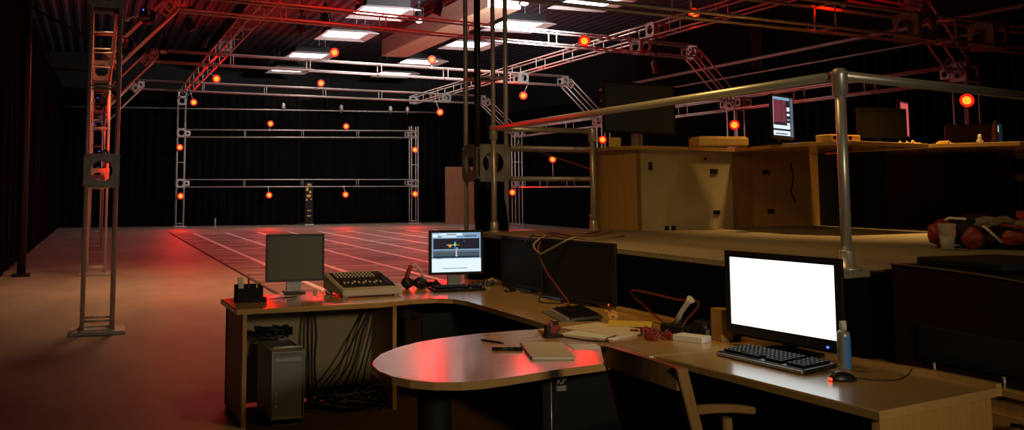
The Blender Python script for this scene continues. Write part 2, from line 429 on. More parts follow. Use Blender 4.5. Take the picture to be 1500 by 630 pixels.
# ------------------------------------------------------------ ring lamp cameras
ring = {}
def ring_parts():
    r = Matrix(((1, 0, 0), (0, 0, 1), (0, -1, 0)))       # z axis of lathe -> -y (front)
    Rf = Matrix.Rotation(PI/2, 3, 'X')
    h = MB().box((0, .09, 0), (.15, .14, .15), bev=.02).lathe([(.06, 0), (.075, .06), (.075, .08), (.05, .09)], (0, .02, 0), 20, Rf).lathe([(.134, 0), (.134, .03), (.10, .045)], (0, -.0605, 0), 24, Rf.inverted()@Matrix.Rotation(PI, 3, 'X')@Matrix.Rotation(PI, 3, 'X')).mesh('housing'); h.materials.append(M['plastic'])
    core = MB().lathe([(.078, 0), (.078, .006)], (0, -.072, 0), 20, Rf).mesh('lamp_face'); core.materials.append(M['ring_core'])
    halo = MB().lathe([(.125, 0), (.125, .006)], (0, -.062, 0), 24, Rf).mesh('led_ring'); halo.materials.append(M['ring_halo'])
    br = MB().tube([(0, .09, .075), (0, .09, .20)], .012, 8).box((0, .09, .21), (.06, .06, .03)).mesh('bracket'); br.materials.append(M['alu'])
    return h, core, halo, br
RP = ring_parts()
def ring_cam(loc, label, face=(3.6, 8, 0.6), up=True, power=1.0, s=1.0, spread=2.05):
    loc = Vector(loc); d = (Vector(face)-loc)
    e = d.to_track_quat('-Y', 'Z').to_euler()
    t = thing('tracking_camera', label, 'camera', loc, e, 'ring lamp tracking cameras')
    for nme, me in zip(('housing', 'lamp_face', 'led_ring'), RP):
        o = link(nme, me, t); o.scale = (s, s, s)
    q = e.to_quaternion(); back = loc+q@Vector((0, .10, 0)); a = nearest(back); la = q.inverted()@(a-loc)
    obj('bracket', MB().tube([(0, .10, 0), la], .014, 8).box(la, (.06, .06, .06)), 'alu', t)
    ld = bpy.data.lights.new('ring_light', 'AREA'); ld.shape = 'DISK'; ld.size = .16; ld.spread = spread; ld.energy = RING_W*power; ld.color = (1, .55*PI*.0064/(RING_W*power), 0)
    lo = bpy.data.objects.new('ring_light', ld); COL.objects.link(lo); lo.parent = t; lo.location = (0, -.085*s, 0); lo.rotation_euler = (-PI/2, 0, 0)
    return t
RC = [
 ((3.30, 37.95, 1.25), 'red ring lamp low on the left upright of the far frame', 0),
 ((6.87, 38.0, 1.28), 'red ring lamp hung below the lowest far truss, left of the pale gap', 1),
 ((10.13, 38.0, 1.30), 'red ring lamp hung below the lowest far truss, right of the pale gap', 1),
 ((13.29, 38.1, 1.32), 'red ring lamp low on the right upright of the far frame', 0),
 ((3.23, 37.95, 3.20), 'red ring lamp high on the left upright of the far frame', 0),
 ((13.29, 38.1, 3.25), 'red ring lamp high on the right upright of the far frame', 0),
 ((6.89, 38.0, 4.24), 'red ring lamp above the middle far truss, left one', 0),
 ((10.14, 38.0, 4.20), 'smaller red ring lamp above the middle far truss, right one', 0),
 ((3.55, 36.0, 4.85), 'red ring lamp at the far end of the left overhead truss', 1),
 ((3.6, 29.5, 5.02), 'red ring lamp under the left overhead truss, nearer than its far end', 1),
 ((7.6, 32.0, 5.30), 'red ring lamp on the furthest overhead truss, left of centre', 0),
 ((6.25, 24.75, 5.32), 'red ring lamp standing on top of an overhead truss between the ceiling lights', 0),
 ((9.5, 25.7, 5.39), 'red ring lamp standing on an overhead truss beside the tan ceiling beam', 0),
 ((12.3, 32.4, 4.42), 'large red ring lamp left of the tall corner column', 1),
 ((13.0, 26.7, 4.52), 'large red ring lamp just right of the tall corner column', 1),
 ((10.6, 18.55, 4.92), 'small red ring lamp on the overhead truss right of the ceiling lights', 0),
 ((13.2, 18.0, 5.62), 'red ring lamp up at the top right under the ceiling', 0),
 ((15.6, 33.1, 1.40), 'red ring lamp low behind the corner railing post', 0),
 ((15.7, 29.9, 2.60), 'red ring lamp seen through the stage end railing', 0),
 ((15.75, 26.5, 3.14), 'small red ring lamp beside the white card on the counter', 0),
 ((15.7, 19.85, 3.18), 'red ring lamp on the column behind the yellow case', 0),
 ((15.7, 13.1, 3.20), 'red ring lamp on the column behind the chair at the right counter', 0),
]
for loc, lab, up in RC: ring_cam(loc, lab, up=bool(up))
for i, (p_, fc) in enumerate((((3.25, 12.4, 5.1), (7, 30, 1.5)), ((8.6, 8.8, 3.9), (7, 28, 2.5)), ((12.7, 10.2, 5.1), (8, 27, 2.0)), ((3.2, 13.5, 5.1), (13, 30, 3.5)))):  # extra ring cameras added as red fill for the trusses and mat
    ring_cam(p_, ['added red fill camera above the frame over the near mat edge', 'added red fill camera on the tan lit truss turned to the far frame', 'added red fill camera on the right overhead truss turned away from us', 'second added red fill camera above the frame over the near mat edge'][i], face=(fc[0], fc[1], fc[2]-1.2), power=1.8, spread=1.8)
# cameras on the aisle columns seen from behind, lamps turned to the mat
def back_cam(loc, face, label, power=1.0):
    t = ring_cam(loc, label, face=face, power=power); t.scale = (.72,)*3; 
    obj('status_light', MB().box((0, .165, .05), (.018, .012, .018)), 'led_b', t, 'tiny blue status light')
    return t
for i, (x, y, z) in enumerate(((.30, 10.9, 3.15), (.10, 17.1, 3.05), (.10, 24.4, 3.05), (.15, 16.6, 2.1), (.2, 24.3, 2.0), (.55, 11.2, 3.55))):
    back_cam((x, y, z), (9, 26, .5), ['tracking camera seen from behind on the nearest aisle column, high', 'tracking camera seen from behind inside the second aisle column, high',
      'tracking camera seen from behind inside the third aisle column, high', 'tracking camera seen from behind inside the second aisle column, low',
      'tracking camera seen from behind inside the third aisle column, low', 'tracking camera seen from behind on the nearest knee brace'][i], power=.5)

# small spotlights hanging from ceiling
def spot(loc, label, tilt=.5, rz=0, lit=False):
    t = thing('stage_spotlight', label, 'spotlight', loc, (0, 0, rz), 'spotlights hung under the ceiling')
    R = Matrix.Rotation(tilt, 3, 'X')
    obj('lamp_can', MB().lathe([(.05, .16), (.09, .12), (.10, -.10), (.12, -.14)], (0, 0, -.28), 16, R), 'plastic', t)
    obj('yoke', MB().tube([(-.12, 0, -.28), (-.12, 0, -.06), (.12, 0, -.06), (.12, 0, -.28)], .012, 6).tube([(0, 0, -.06), (0, 0, .08)], .015, 6).box((0, 0, .08), (.07, .07, .07)), 'plasticm', t)
    obj('hanger_rod', MB().tube([(0, 0, .08), (0, 0, 7.36-loc[2])], .010, 6), 'plasticm', t)
    obj('lens', MB().lathe([(.085, 0), (.085, .01)], Vector((0, 0, -.28))+R@Vector((0, 0, -.150)), 16, R), 'cap', t)
for i, (x, y, z, l) in enumerate((
  (5.2, 21.5, 5.9, 'black spotlight hung left of the first ceiling light'), (4.8, 17.0, 5.55, 'black spotlight clamped near the top of the left overhead truss'),
  (4.4, 20.5, 5.5, 'dark spotlight beside the holed plate of the left overhead truss'), (7.6, 21.5, 6.1, 'black spotlight hung against the tan ceiling beam'),
  (7.0, 18.5, 5.7, 'black spotlight clamped on the nearer overhead truss left of the beam'), (1.9, 20.5, 5.4, 'small dim spotlight over the left aisle with a pale lens'),
  (1.6, 24.0, 5.4, 'further small dim spotlight over the left aisle'), (2.6, 24.0, 5.6, 'dim spotlight left of the left overhead truss'),
  (12.8, 19.0, 4.75, 'dark spotlight hung under the right overhead truss'), (8.9, 18.2, 6.0, 'black spotlight beside the tan beam near the tall column'))):
    spot((x, y, z), l, tilt=.5 if i % 2 else -.4, rz=i)
for i, (x, l) in enumerate(((7.6, 'left small clamp light on the thin pipe over the back drape'), (10.15, 'middle small clamp light on the thin pipe over the back drape'),
                            (12.4, 'third small clamp light on the thin pipe over the back drape'), (13.2, 'rightmost small clamp light on the thin pipe over the back drape'))):
    o = obj('clamp_light', MB().lathe([(.03, .15), (.07, .10), (.09, -.12)], (0, 0, 0), 12).tube([(0, 0, .1), (0, 0, -.2)], .02, 6), 'alud'); o.location = (x, 38.85, 5.05)
    tag(o, l, 'light')

# ceiling light boxes
def fixture(x, y, z, label):
    t = thing('ceiling_light', label, 'ceiling light', (x, y, z), (0, 0, 0), 'bright light boxes under the ceiling')
    mb = MB(); a, b = .62, .86
    fr = [(-b, -b), (b, -b), (b, b), (-b, b)]; inn = [(-a, -a), (a, -a), (a, a), (-a, a)]
    v0 = [mb.bm.verts.new((p[0], p[1], 0)) for p in fr]; v1 = [mb.bm.verts.new((p[0], p[1], .10)) for p in inn]
    v2 = [mb.bm.verts.new((p[0], p[1], .02)) for p in fr]; v3 = [mb.bm.verts.new((p[0]*1.02, p[1]*1.02, .12)) for p in inn]
    for k in range(4):
        j = (k+1) % 4
        mb.bm.faces.new((v0[k], v0[j], v1[j], v1[k])); mb.bm.faces.new((v2[k], v3[k], v3[j], v2[j])); mb.bm.faces.new((v0[k], v2[k], v2[j], v0[j])); mb.bm.faces.new((v1[k], v1[j], v3[j], v3[k]))
    obj('frame', mb, 'flange', t)
    obj('diffuser', MB().box((0, 0, .09), (1.22, 1.22, .03)), 'fix', t)
    obj('housing', MB().box((0, 0, .22), (1.26, 1.26, .22)), 'plasticm', t)
    mb = MB()
    for a_ in (-1, 1):
        for b_ in (-1, 1): mb.tube([(a_*.5, b_*.5, .32), (a_*.5, b_*.5, 7.36-z)], .008, 6)
    obj('hanger_rod', mb, 'alud', t)
fl = [(12.45, 21.4, 'bright ceiling light at the top edge, nearest of the right hand row'), (12.1, 25.2, 'ceiling light seen behind the tall corner column, second of the right hand row'),
      (12.14, 29.1, 'ceiling light left of the tall column, third of the right hand row'), (11.97, 33.7, 'ceiling light under the end of the tan beam'), (12.19, 37.6, 'furthest small ceiling light of the right hand row'),
      (7.57, 24.5, 'nearest ceiling light of the left hand row, striped by a truss'), (7.58, 28.5, 'second ceiling light of the left hand row'),
      (7.47, 33.4, 'third ceiling light of the left hand row'), (7.59, 37.7, 'furthest small ceiling light of the left hand row')]
for x, y, l in fl: fixture(x, y, 6.42, l)

# far wall bits
o = obj('plywood_sheet', MB().box((0, 0, 1.26), (1.35, .05, 2.5)).box((0, .01, .02), (1.37, .08, .04)), 'ply'); o.location = (15.3, 37.9, 0); tag(o, 'tall brown plywood sheet standing at the back left of the corner column', 'board')
t = thing('display_banner', 'narrow pale green patterned banner standing in the gap of the back drape', 'banner', (8.68, 38.55, 0))
obj('banner_sheet', MB().box((0, 0, .95), (.34, .02, 1.75)), 'plasticm', t)
mb = MB()
for k, (x, z, a, b) in enumerate(((0, 1.72, .20, .09), (-.08, 1.52, .12, .16), (.05, 1.40, .10, .12), (-.02, 1.24, .22, .12), (-.10, 1.08, .08, .10), (.08, 1.10, .08, .06), (0, .62, .2, .05), (0, .4, .2, .05))):
    mb.lathe([(a/2, 0), (a/2, .008)], (x, -.02, z), 8, Matrix.Rotation(PI/2, 3, 'X')@Matrix.Diagonal((1, b/a, 1)))
obj('print', mb, 'yellow', t); obj('stand', MB().box((0, 0, .03), (.4, .25, .05)), 'alud', t)
o = obj('short_post', MB().tube([(0, 0, 0), (0, 0, .36)], .035, 8).box((0, 0, .01), (.14, .14, .02)), 'alud'); o.location = (4.66, 37.7, 0); tag(o, 'short pale post on the floor by the back drape', 'post')
# ------------------------------------------------------------ stage
ST = 1.12
stage = thing('stage_platform', 'raised stage platform with worn tan carpet and black skirt', 'stage', (3.22, 3.42, 0))
def loc_poly(P, o): return [(x-o[0], y-o[1]) for x, y in P]
SP = [(3.22, 3.42), (6.5, 4.12), (17.3, 4.9), (17.3, 12.9), (7.4, 12.9), (5.0, 8.6), (4.9, 7.98), (3.22, 7.78)]
obj('carpet', MB().prism(loc_poly(SP, (3.22, 3.42)), ST-.03, ST), 'carpet', stage)
sk = MB()
for a, b in zip(SP, SP[1:]+SP[:1]): sk.wallseg((a[0]-3.22, a[1]-3.42), (b[0]-3.22, b[1]-3.42), 0, ST-.03, .04)
obj('skirt', sk, 'black', stage)

# railing
def elbow(p, r=.036): return p
RT = 2.05
c0 = Vector((3.40, 3.52, ST)); c1 = Vector((3.40, 7.60, ST)); c2 = Vector((4.44, 7.66, ST)); c3 = Vector((6.6, 4.28, ST))
g = thing('guard_railing', 'galvanised pipe guard railing around the stage edge', 'railing', c0)
def L(v): return Vector(v)-c0
pm = MB().tube([(0, 0, 0), (0, 0, RT-ST)], .0245, 14).mesh('rail_post'); pm.materials.append(M['rail'])
fm = MB().lathe([(.06, 0), (.06, .012), (.034, .016), (.034, .09), (.03, .095)], (0, 0, 0), 18).mesh('floor_flange'); fm.materials.append(M['rail'])
em = MB().lathe([(.030, -.10), (.036, -.095), (.036, .0), (.038, .02), (.02, .036)], (0, 0, RT-ST), 16).mesh('fitting'); em.materials.append(M['rail'])
for c in (c0, c1, c2, c3):
    for nme, me in (('rail_post', pm), ('floor_flange', fm), ('fitting', em)):
        o = link(nme, me, g); o.location = L(c)
H_ = Vector((0, 0, RT-ST))
for a, b in ((c0, c1), (c1, c2), (c0, c3)):
    obj('top_rail', MB().tube([L(a)+H_, L(b)+H_], .0245, 14), 'rail', g)
# cables lying over the stage edge
def cable(name, pts, r, m, label, n=10):
    P = [Vector(p) for p in pts]; out = []
    for i in range(len(P)-1):
        p0, p1, p2, p3 = P[max(i-1, 0)], P[i], P[i+1], P[min(i+2, len(P)-1)]
        for k in range(n):
            t_ = k/n
            out.append(.5*((2*p1)+(p2-p0)*t_+(2*p0-5*p1+4*p2-p3)*t_*t_+(3*p1-p0-3*p2+p3)*t_**3))
    out.append(P[-1]); b = out[0]
    o = obj(name, MB().tube([p-b for p in out], r, 6), m); o.location = b
    return tag(o, label, 'cable')
cable('power_cord', [(4.3, 7.3, 1.13), (3.7, 6.65, 1.13), (3.35, 6.2, 1.14), (3.10, 5.95, 1.175), (2.99, 5.93, 1.10), (2.99, 5.84, .96), (2.98, 5.66, .86), (2.99, 5.50, .76), (2.95, 5.45, .748)], .007, 'cable_r', 'red cord hanging over the stage edge down to the desk')
cable('data_cord', [(4.45, 7.35, 1.13), (3.9, 6.75, 1.13), (3.35, 6.5, 1.14), (3.12, 6.05, 1.175), (2.99, 6.00, 1.11), (2.98, 5.88, 1.055), (2.99, 5.76, 1.09), (3.10, 5.62, 1.175), (3.4, 5.9, 1.14), (4.1, 6.6, 1.13)], .007, 'cable_w', 'pale cord looped over the stage edge')
cable('data_cord', [(4.0, 6.9, 1.13), (3.5, 6.65, 1.13), (3.25, 6.5, 1.14), (3.14, 6.30, 1.165), (3.04, 6.26, 1.10), (3.04, 6.14, 1.06), (3.05, 6.06, 1.12), (3.14, 6.05, 1.185), (3.5, 6.3, 1.14)], .005, 'cable', 'thin dark cord looped over the stage edge left of the pale one')

# counters on the stage
CT = 1.91
ca = thing('reception_counter', 'maple counter end with bright side panel and holed back panel', 'counter', (4.80, 7.45, ST))
o_ = (4.80, 7.45)
obj('countertop', MB().prism(loc_poly([(4.76, 7.40), (6.00, 7.60), (6.18, 8.2), (4.62, 8.12)], o_), .755, .79, bev=.004), 'wood', ca)
obj('side_panel', MB().wallseg((0, 0), (-.105, .63), 0, .755, -.03), 'woodp', ca)
bp = MB().wallseg((.0, .0), (1.20, .20), 0, .755, .025)
obj('back_panel', bp, 'woodg', ca)
mb = MB()
for (s_, z_, a_, b_) in ((.13, .60, .035, .07), (.88, .56, .09, .045), (.90, .16, .08, .04), (.30, .015, .04, .05), (.38, .015, .04, .05), (.78, .68, .02, .02)):
    p = Vector((1.20, .20, 0))*(s_/1.0)*.9
    mb.box((p.x, p.y-.004, z_), (a_, .02, b_), rot=Matrix.Rotation(math.atan2(.2, 1.2), 3, 'Z'))
obj('cable_hole', mb, 'plasticm', ca)
cbn = thing('reception_counter', 'middle counter wing with monitor on top and dark panel leg', 'counter', (6.0, 7.75, ST)); o_ = (6.0, 7.75)
obj('countertop', MB().prism(loc_poly([(6.01, 7.59), (5.80, 6.45), (6.00, 6.12), (7.05, 6.30), (7.09, 7.2), (7.30, 8.35), (6.24, 8.35)], o_), .755, .79, bev=.004), 'wood', cbn)
obj('back_panel', MB().wallseg((.45, .15), (1.5, .22), 0, .755, .025), 'woodp', cbn)
obj('side_panel', MB().wallseg((.02, -.03), (.45, .15), 0, .755, .025), 'woodp', cbn)
obj('leg', MB().box((1.42, .02, .377), (.14, .5, .754)), 'plasticm', cbn, 'black panel leg')
obj('cable_hole', MB().box((.62, .145, .56), (.07, .02, .05)).box((.66, .145, .16), (.07, .02, .04)).tube([(.95, .16, .66), (.97, .15, .5), (.93, .15, .35), (.99, .15, .25)], .006), 'plasticm', cbn)
cc = thing('reception_counter', 'right hand counter wing with long straight edge and reddish dark panel', 'counter', (7.2, 7.3, ST)); o_ = (7.2, 7.3)
obj('countertop', MB().prism(loc_poly([(7.14, 7.2), (7.12, 6.3), (7.45, 5.75), (10.6, 5.3), (10.8, 7.3), (7.4, 7.9)], o_), .755, .79, bev=.004), 'wood', cc)
obj('back_panel', MB().wallseg((.35, .42), (2.4, .2), 0, .755, .025), 'panelr', cc)
obj('leg', MB().box((1.55, .05, .377), (.10, .6, .754)), 'plasticm', cc, 'black panel leg')
obj('leg', MB().box((.24, .2, .377), (.10, .6, .754)), 'plasticm', cc, 'black panel leg')
obj('foot_bar', MB().tube([(1.3, -.1, .03), (3.0, -.35, .03)], .02, 8), 'rail', cc)

# television
def display(name, label, cat, loc, rz, w_, h_, zb, depth=.04, bezel=.02, scr='screen_off', stand='neck', items=None, body='plastic', foot=(.26, .18), neckw=.06, group=None, tilt=0):
    t = thing(name, label, cat, loc, (0, 0, rz), group)
    R = Matrix.Rotation(tilt, 3, 'Y')
    mb = MB().box((0, 0, zb+h_/2), (w_, depth*.55, h_), bev=.006).box((0, depth*.4, zb+h_/2), (w_*.8, depth*.5, h_*.75), bev=.008)
    obj('housing', mb, body, t)
    fr = MB(); b = bezel; y = -depth*.275-.003
    fr.box((0, y, zb+b/2), (w_, .008, b)).box((0, y, zb+h_-b/2), (w_, .008, b)).box((-w_/2+b/2, y, zb+h_/2), (b, .008, h_-2*b)).box((w_/2-b/2, y, zb+h_/2), (b, .008, h_-2*b))
    obj('bezel', fr, body, t)
    if items is None: obj('screen', MB().box((0, -depth*.275-.001, zb+h_/2), (w_-2*b, .003, h_-2*b)), scr, t)
    else: quads('screen', w_-2*b, h_-2*b, items, t, (0, -depth*.275-.0025, zb+b))
    if stand == 'neck':
        obj('stand_neck', MB().box((0, depth*.5+.02, zb*.5+.06), (neckw, .025, zb+.10)), body if neckw < .1 else 'silver', t)
        obj('stand_foot', MB().box((0, .03, .008), (foot[0], foot[1], .016), bev=.004), body, t)
    return t
display('television', 'big dark switched-off television standing on the counter end', 'television', (5.08, 7.85, CT), .16, .92, .50, .14, scr='tvscreen', neckw=.13, foot=(.4, .2))
o = obj('name_card', MB().box((0, 0, .045), (.13, .004, .09)).box((0, .02, .003), (.13, .05, .006)), 'yellow'); o.location = (4.72, 7.72, CT); tag(o, 'small cream card standing left of the television', 'card')
o = obj('red_marker', MB().tube([(0, 0, 0), (0, 0, .13)], .008, 8), 'redp'); o.location = (4.93, 7.62, CT); tag(o, 'thin red upright marker pen in front of the television', 'pen')
t = thing('equipment_case', 'long yellow ochre case lying on the counter corner', 'case', (5.62, 7.35, CT), (0, 0, -.20))
obj('body', MB().box((0, 0, .04), (.50, .22, .08), bev=.012), 'ochre', t); obj('lid', MB().box((0, 0, .085), (.46, .2, .012), bev=.004), 'ochre', t)
it = [(0, 0, 1, 1, 'e_d'), (0, .93, .85, 1, 'e_b'), (.02, .36, .42, .92, 'e_r'), (0, .3, .04, .92, 'e_pk'), (.44, .36, .66, .92, 'e_r'), (.70, .66, .84, .76, 'e_w'), (.70, .54, .84, .6, 'e_w'), (.70, .42, .84, .46, 'e_b'), (.70, .3, .84, .36, 'e_w'),
      (0, .20, .84, .29, 'e_w'), (0, .03, .84, .15, 'e_w'), (.1, .06, .7, .09, 'e_k'), (.85, 0, 1, 1, 'e_o')]
it[-1] = (.86, 0, 1, 1, 'e_k')
display('computer_monitor', 'narrow angled monitor with lit blue and maroon screen on the middle counter', 'monitor', (5.93, 6.85, CT), .44, .45, .40, .05, items=it, foot=(.2, .16))
t = thing('equipment_case', 'small ochre case with round black ports right of the angled monitor', 'case', (6.08, 6.34, CT), (0, 0, .1))
obj('body', MB().box((0, 0, .03), (.36, .16, .06), bev=.008), 'ochre', t)
mb = MB()
for k in range(3): mb.lathe([(.018, 0), (.018, .006)], (-.13+.09*k, -.08, .032), 12, Matrix.Rotation(PI/2, 3, 'X'))
obj('port', mb, 'plasticm', t)
display('computer_monitor', 'dark switched-off monitor with thin light outline behind the stage railing post', 'monitor', (7.53, 7.27, CT), -.10, .57, .30, .11, foot=(.24, .18), body='plastic', scr='plastic')
display('computer_monitor', 'monitor seen almost edge-on, its side glowing pink, right of the dark monitor', 'monitor', (7.98, 7.42, CT), .49, .34, .40, .12, items=[(0, 0, 1, 1, 'e_r'), (.05, .04, .95, .96, 'e_rp')], foot=(.2, .16))
def clutter(name, label, cat, loc, mtl, seed, n, spread, sz, kind='mix', rot=0):
    rnd = random.Random(seed); mb = MB()
    for k in range(n):
        p = Vector((rnd.uniform(-spread[0], spread[0]), rnd.uniform(-spread[1], spread[1]), 0)); s_ = rnd.uniform(.6, 1.2)*sz
        if kind == 'mix' and k % 2: mb.tube([p+Vector((0, 0, s_*.3)), p+Vector((s_*.5, s_*.2, s_*.8)), p+Vector((s_, 0, s_*.3)), p+Vector((s_*1.3, -.3*s_, s_*.15))], s_*.13, 6)
        else: mb.box(p+Vector((0, 0, s_*.25)), (s_, s_*.7, s_*.5), rot=Matrix.Rotation(rnd.uniform(0, 3), 3, 'Z'), bev=s_*.08)
    o = obj(name, mb, mtl); o.location = loc; o.rotation_euler = (0, 0, rot); return tag(o, label, cat)
clutter('tool_tray', 'row of yellow tools and blocks on the right counter edge', 'tools', (7.34, 6.62, CT), 'ochre', 3, 9, (.08, .28), .07)
clutter('tangled_adapter', 'small tangle of dark adapters below the pink edged monitor', 'adapter', (7.32, 7.03, CT), 'plastic', 5, 6, (.06, .08), .06)
o = obj('small_figurine', MB().lathe([(.02, 0), (.03, .02), (.012, .045), (.018, .06), (.006, .08)], (0, 0, 0), 10), 'cap'); o.location = (7.40, 6.08, CT); tag(o, 'tiny white figurine standing on the right counter', 'figurine')
display('computer_monitor', 'small dark monitor with a tiny lit patch at the far right of the counter', 'monitor', (8.15, 6.5, CT), .5, .26, .21, .03, items=[(0, 0, 1, 1, 'e_d'), (.05, .5, .25, .85, 'e_w'), (.12, .6, .3, .78, 'e_gr')], foot=(.16, .12))

def office_chair(name, label, loc, rz, zs=.46, back=.55, scale=1.0):
    t = thing(name, label, 'chair', loc, (0, 0, rz)); t.scale = (scale,)*3
    obj('seat', MB().box((0, 0, zs), (.48, .48, .08), bev=.03), 'carpet', t)
    obj('backrest', MB().box((0, .24, zs+.18+back/2), (.44, .06, back), bev=.028), 'carpet', t)
    obj('back_support', MB().tube([(0, .1, zs-.03), (0, .29, zs), (0, .29, zs+.35)], .02, 8), 'plastic', t)
    for s_ in (-1, 1): obj('armrest', MB().tube([(s_*.24, .05, zs), (s_*.30, .05, zs+.1), (s_*.30, .05, zs+.2)], .016, 8).box((s_*.30, 0, zs+.215), (.06, .26, .03), bev=.01), 'plastic', t)
    mb = MB().tube([(0, 0, .1), (0, 0, zs-.03)], .026, 10)
    for k in range(5):
        a = 2*PI*k/5; mb.tube([(0, 0, .11), (.28*math.cos(a), .28*math.sin(a), .065)], .018, 6)
    obj('star_base', mb, 'rail', t)
    for k in range(5):
        a = 2*PI*k/5; obj('caster', MB().lathe([(.028, -.02), (.028, .02)], (.28*math.cos(a), .28*math.sin(a), .028), 10, Matrix.Rotation(PI/2, 3, 'X')), 'plastic', t)
office_chair('office_chair', 'office chair whose grey green back shows above the right counter', (9.9, 8.25, ST), PI-.9, zs=.47, back=.32, scale=1.18)
office_chair('office_chair', 'dark office chair with pale seat edge under the right counter end', (8.88, 6.55, ST), 1.9, zs=.50, back=.16)

# ------------------------------------------------------------ desks
DT = .74
def panel(p, q, parent, o, z1=DT-.032, m='woodp', th=.028, name='end_panel', z0=0):
    return obj(name, MB().wallseg((p[0]-o[0], p[1]-o[1]), (q[0]-o[0], q[1]-o[1]), z0, z1, th), m, parent)
def slab(poly, parent, o, name='desktop', m='wood'):
    return obj(name, MB().prism(loc_poly(poly, o), DT-.032, DT, bev=.006), m, parent)
o_ = (.87, 5.97)
d1 = thing('side_desk', 'left maple desk carrying the grey monitor and the audio mixer', 'desk', (.87, 5.97, 0))
arc = [(1.863, 6.05), (2.104, 6.14)]
slab([(.884, 5.97), (1.863, 6.03), (2.13, 6.14), (2.13, 7.05), (1.674, 6.86), (1.173, 6.74), (.86, 6.58)], d1, o_)
panel((.905, 6.57), (.925, 5.99), d1, o_)
panel((2.00, 6.12), (2.00, 6.75), d1, o_)
obj('back_panel', MB().wallseg((.03, .60), (1.13, .66), .02, DT-.032, .02), 'woodg', d1)
o_ = (2.5, 6.0)
d2 = thing('corner_desk', 'long maple corner desk running along the stage skirt under the lit monitor', 'desk', (2.5, 6.0, 0))
slab([(2.13, 6.14), (2.308, 6.152), (2.40, 6.08), (2.45, 5.93), (2.45, 4.75), (2.47, 3.73), (2.9, 3.75), (3.06, 3.95), (3.16, 4.2), (3.18, 7.25), (3.0, 7.38), (2.5, 7.38), (2.13, 7.05)], d2, o_)
panel((2.14, 6.98), (2.5, 7.30), d2, o_, m='woodg')
panel((2.5, 7.30), (3.12, 7.30), d2, o_, m='woodg')
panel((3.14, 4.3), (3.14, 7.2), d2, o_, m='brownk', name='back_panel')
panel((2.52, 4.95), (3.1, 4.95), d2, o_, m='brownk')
obj('rear_ledge', MB().box((.665, -.15, DT+.012), (.05, 2.6, .026), bev=.004), 'wood', d2)
o_ = (2.0, 4.0)
d3 = thing('meeting_table', 'rounded maple table end jutting out, glossy with red reflections', 'table', (2.0, 4.0, 0))
P3 = [(2.465, 3.73), (2.389, 3.70), (2.102, 3.622), (1.89, 3.575), (1.638, 3.498), (1.50, 3.462), (1.40, 3.462), (1.30, 3.50), (1.223, 3.567), (1.175, 3.66), (1.155, 3.78), (1.162, 3.90), (1.20, 4.02), (1.28, 4.17), (1.40, 4.31), (1.55, 4.425), (1.70, 4.51), (1.95, 4.585), (2.20, 4.62), (2.44, 4.65)]
slab(P3, d3, o_)
obj('pedestal', MB().tube([(-.55, -.1, .02), (-.55, -.1, DT-.032)], .075, 20).lathe([(.26, 0), (.26, .015), (.09, .04)], (-.55, -.1, 0), 24), 'plasticm', d3)
o_ = (2.7, 3.0)
d4 = thing('work_desk', 'right foreground maple desk with the bright white monitor', 'desk', (2.7, 3.0, 0))
slab([(2.475, 3.725), (2.581, 2.556), (3.30, 2.70), (3.29, 2.95), (3.18, 3.45), (3.12, 3.95), (3.05, 3.94), (2.9, 3.745)], d4, o_)
panel((2.60, 2.575), (3.29, 2.715), d4, o_, th=.03)
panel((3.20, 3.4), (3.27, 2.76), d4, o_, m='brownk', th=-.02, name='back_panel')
obj('edge_strip', MB().prism(loc_poly([(3.12, 3.95), (3.18, 3.45), (3.29, 2.95), (3.30, 2.70), (3.33, 2.70), (3.32, 2.96), (3.205, 3.46), (3.15, 3.96)], o_), DT-.03, DT+.018), 'wood', d4)
# low cabinet to the right
lc = thing('file_cabinet', 'low tan cabinet at the lower right corner with a drawer slot', 'cabinet', (3.42, 2.0, 0))
obj('body', MB().box((.40, .72, .345), (.80, 1.36, .69)), 'woodp', lc)
obj('cabinet_top', MB().box((.40, .72, .705), (.84, 1.42, .03), bev=.004), 'wood', lc)
dr = obj('drawer', MB().box((-.012, .45, .45), (.02, .78, .34)), 'woodp', lc)
h = obj('handle', MB().tube([(-.05, .2, .60), (-.05, .7, .60)], .008, 8).tube([(-.05, .22, .60), (-.015, .22, .60)], .006, 6).tube([(-.05, .68, .60), (-.015, .68, .60)], .006, 6), 'plastic', dr)
obj('latch', MB().box((-.005, .62, .66), (.02, .02, .022)), 'plastic', lc)
# large dark curved-top case on it
bx = thing('equipment_cabinet', 'large dark brown equipment cabinet with gently curved top at the right edge', 'cabinet', (3.44, 2.1, .72))
mb = MB(); prof = []
for k in range(13):
    s_ = k/12; prof.append((1.20-1.20*s_, .445-.10*s_**2.2))
poly = [(1.20, 0)]+prof+[(0, 0)]
a = [mb.bm.verts.new((.0, y, z)) for y, z in poly]; b = [mb.bm.verts.new((.62, y, z)) for y, z in poly]
mb.bm.faces.new(a); mb.bm.faces.new(b[::-1])
for k in range(len(poly)): mb.bm.faces.new((a[k], b[k], b[(k+1) % len(poly)], a[(k+1) % len(poly)]))
obj('shell', mb, 'brownk', bx)
obj('top_trim', MB().tube([(-.003, y, z) for y, z in prof], .004, 6), 'trimb', bx)
obj('front_recess', MB().box((-.006, .62, .12), (.012, .9, .14), bev=.004).box((-.004, .15, .09), (.014, .25, .17)), 'plastic', bx)
obj('foot_pin', MB().tube([(-.02, .98, 0), (-.02, .98, .045)], .006, 6).tube([(-.02, .66, 0), (-.02, .66, .045)], .006, 6), 'rail', bx)
o = obj('laptop_case', MB().box((.26, .0, .018), (.5, .42, .036), bev=.008), 'plasticm'); o.location = (3.50, 3.02, 1.165); tag(o, 'flat black case lying on top of the dark cabinet', 'case')
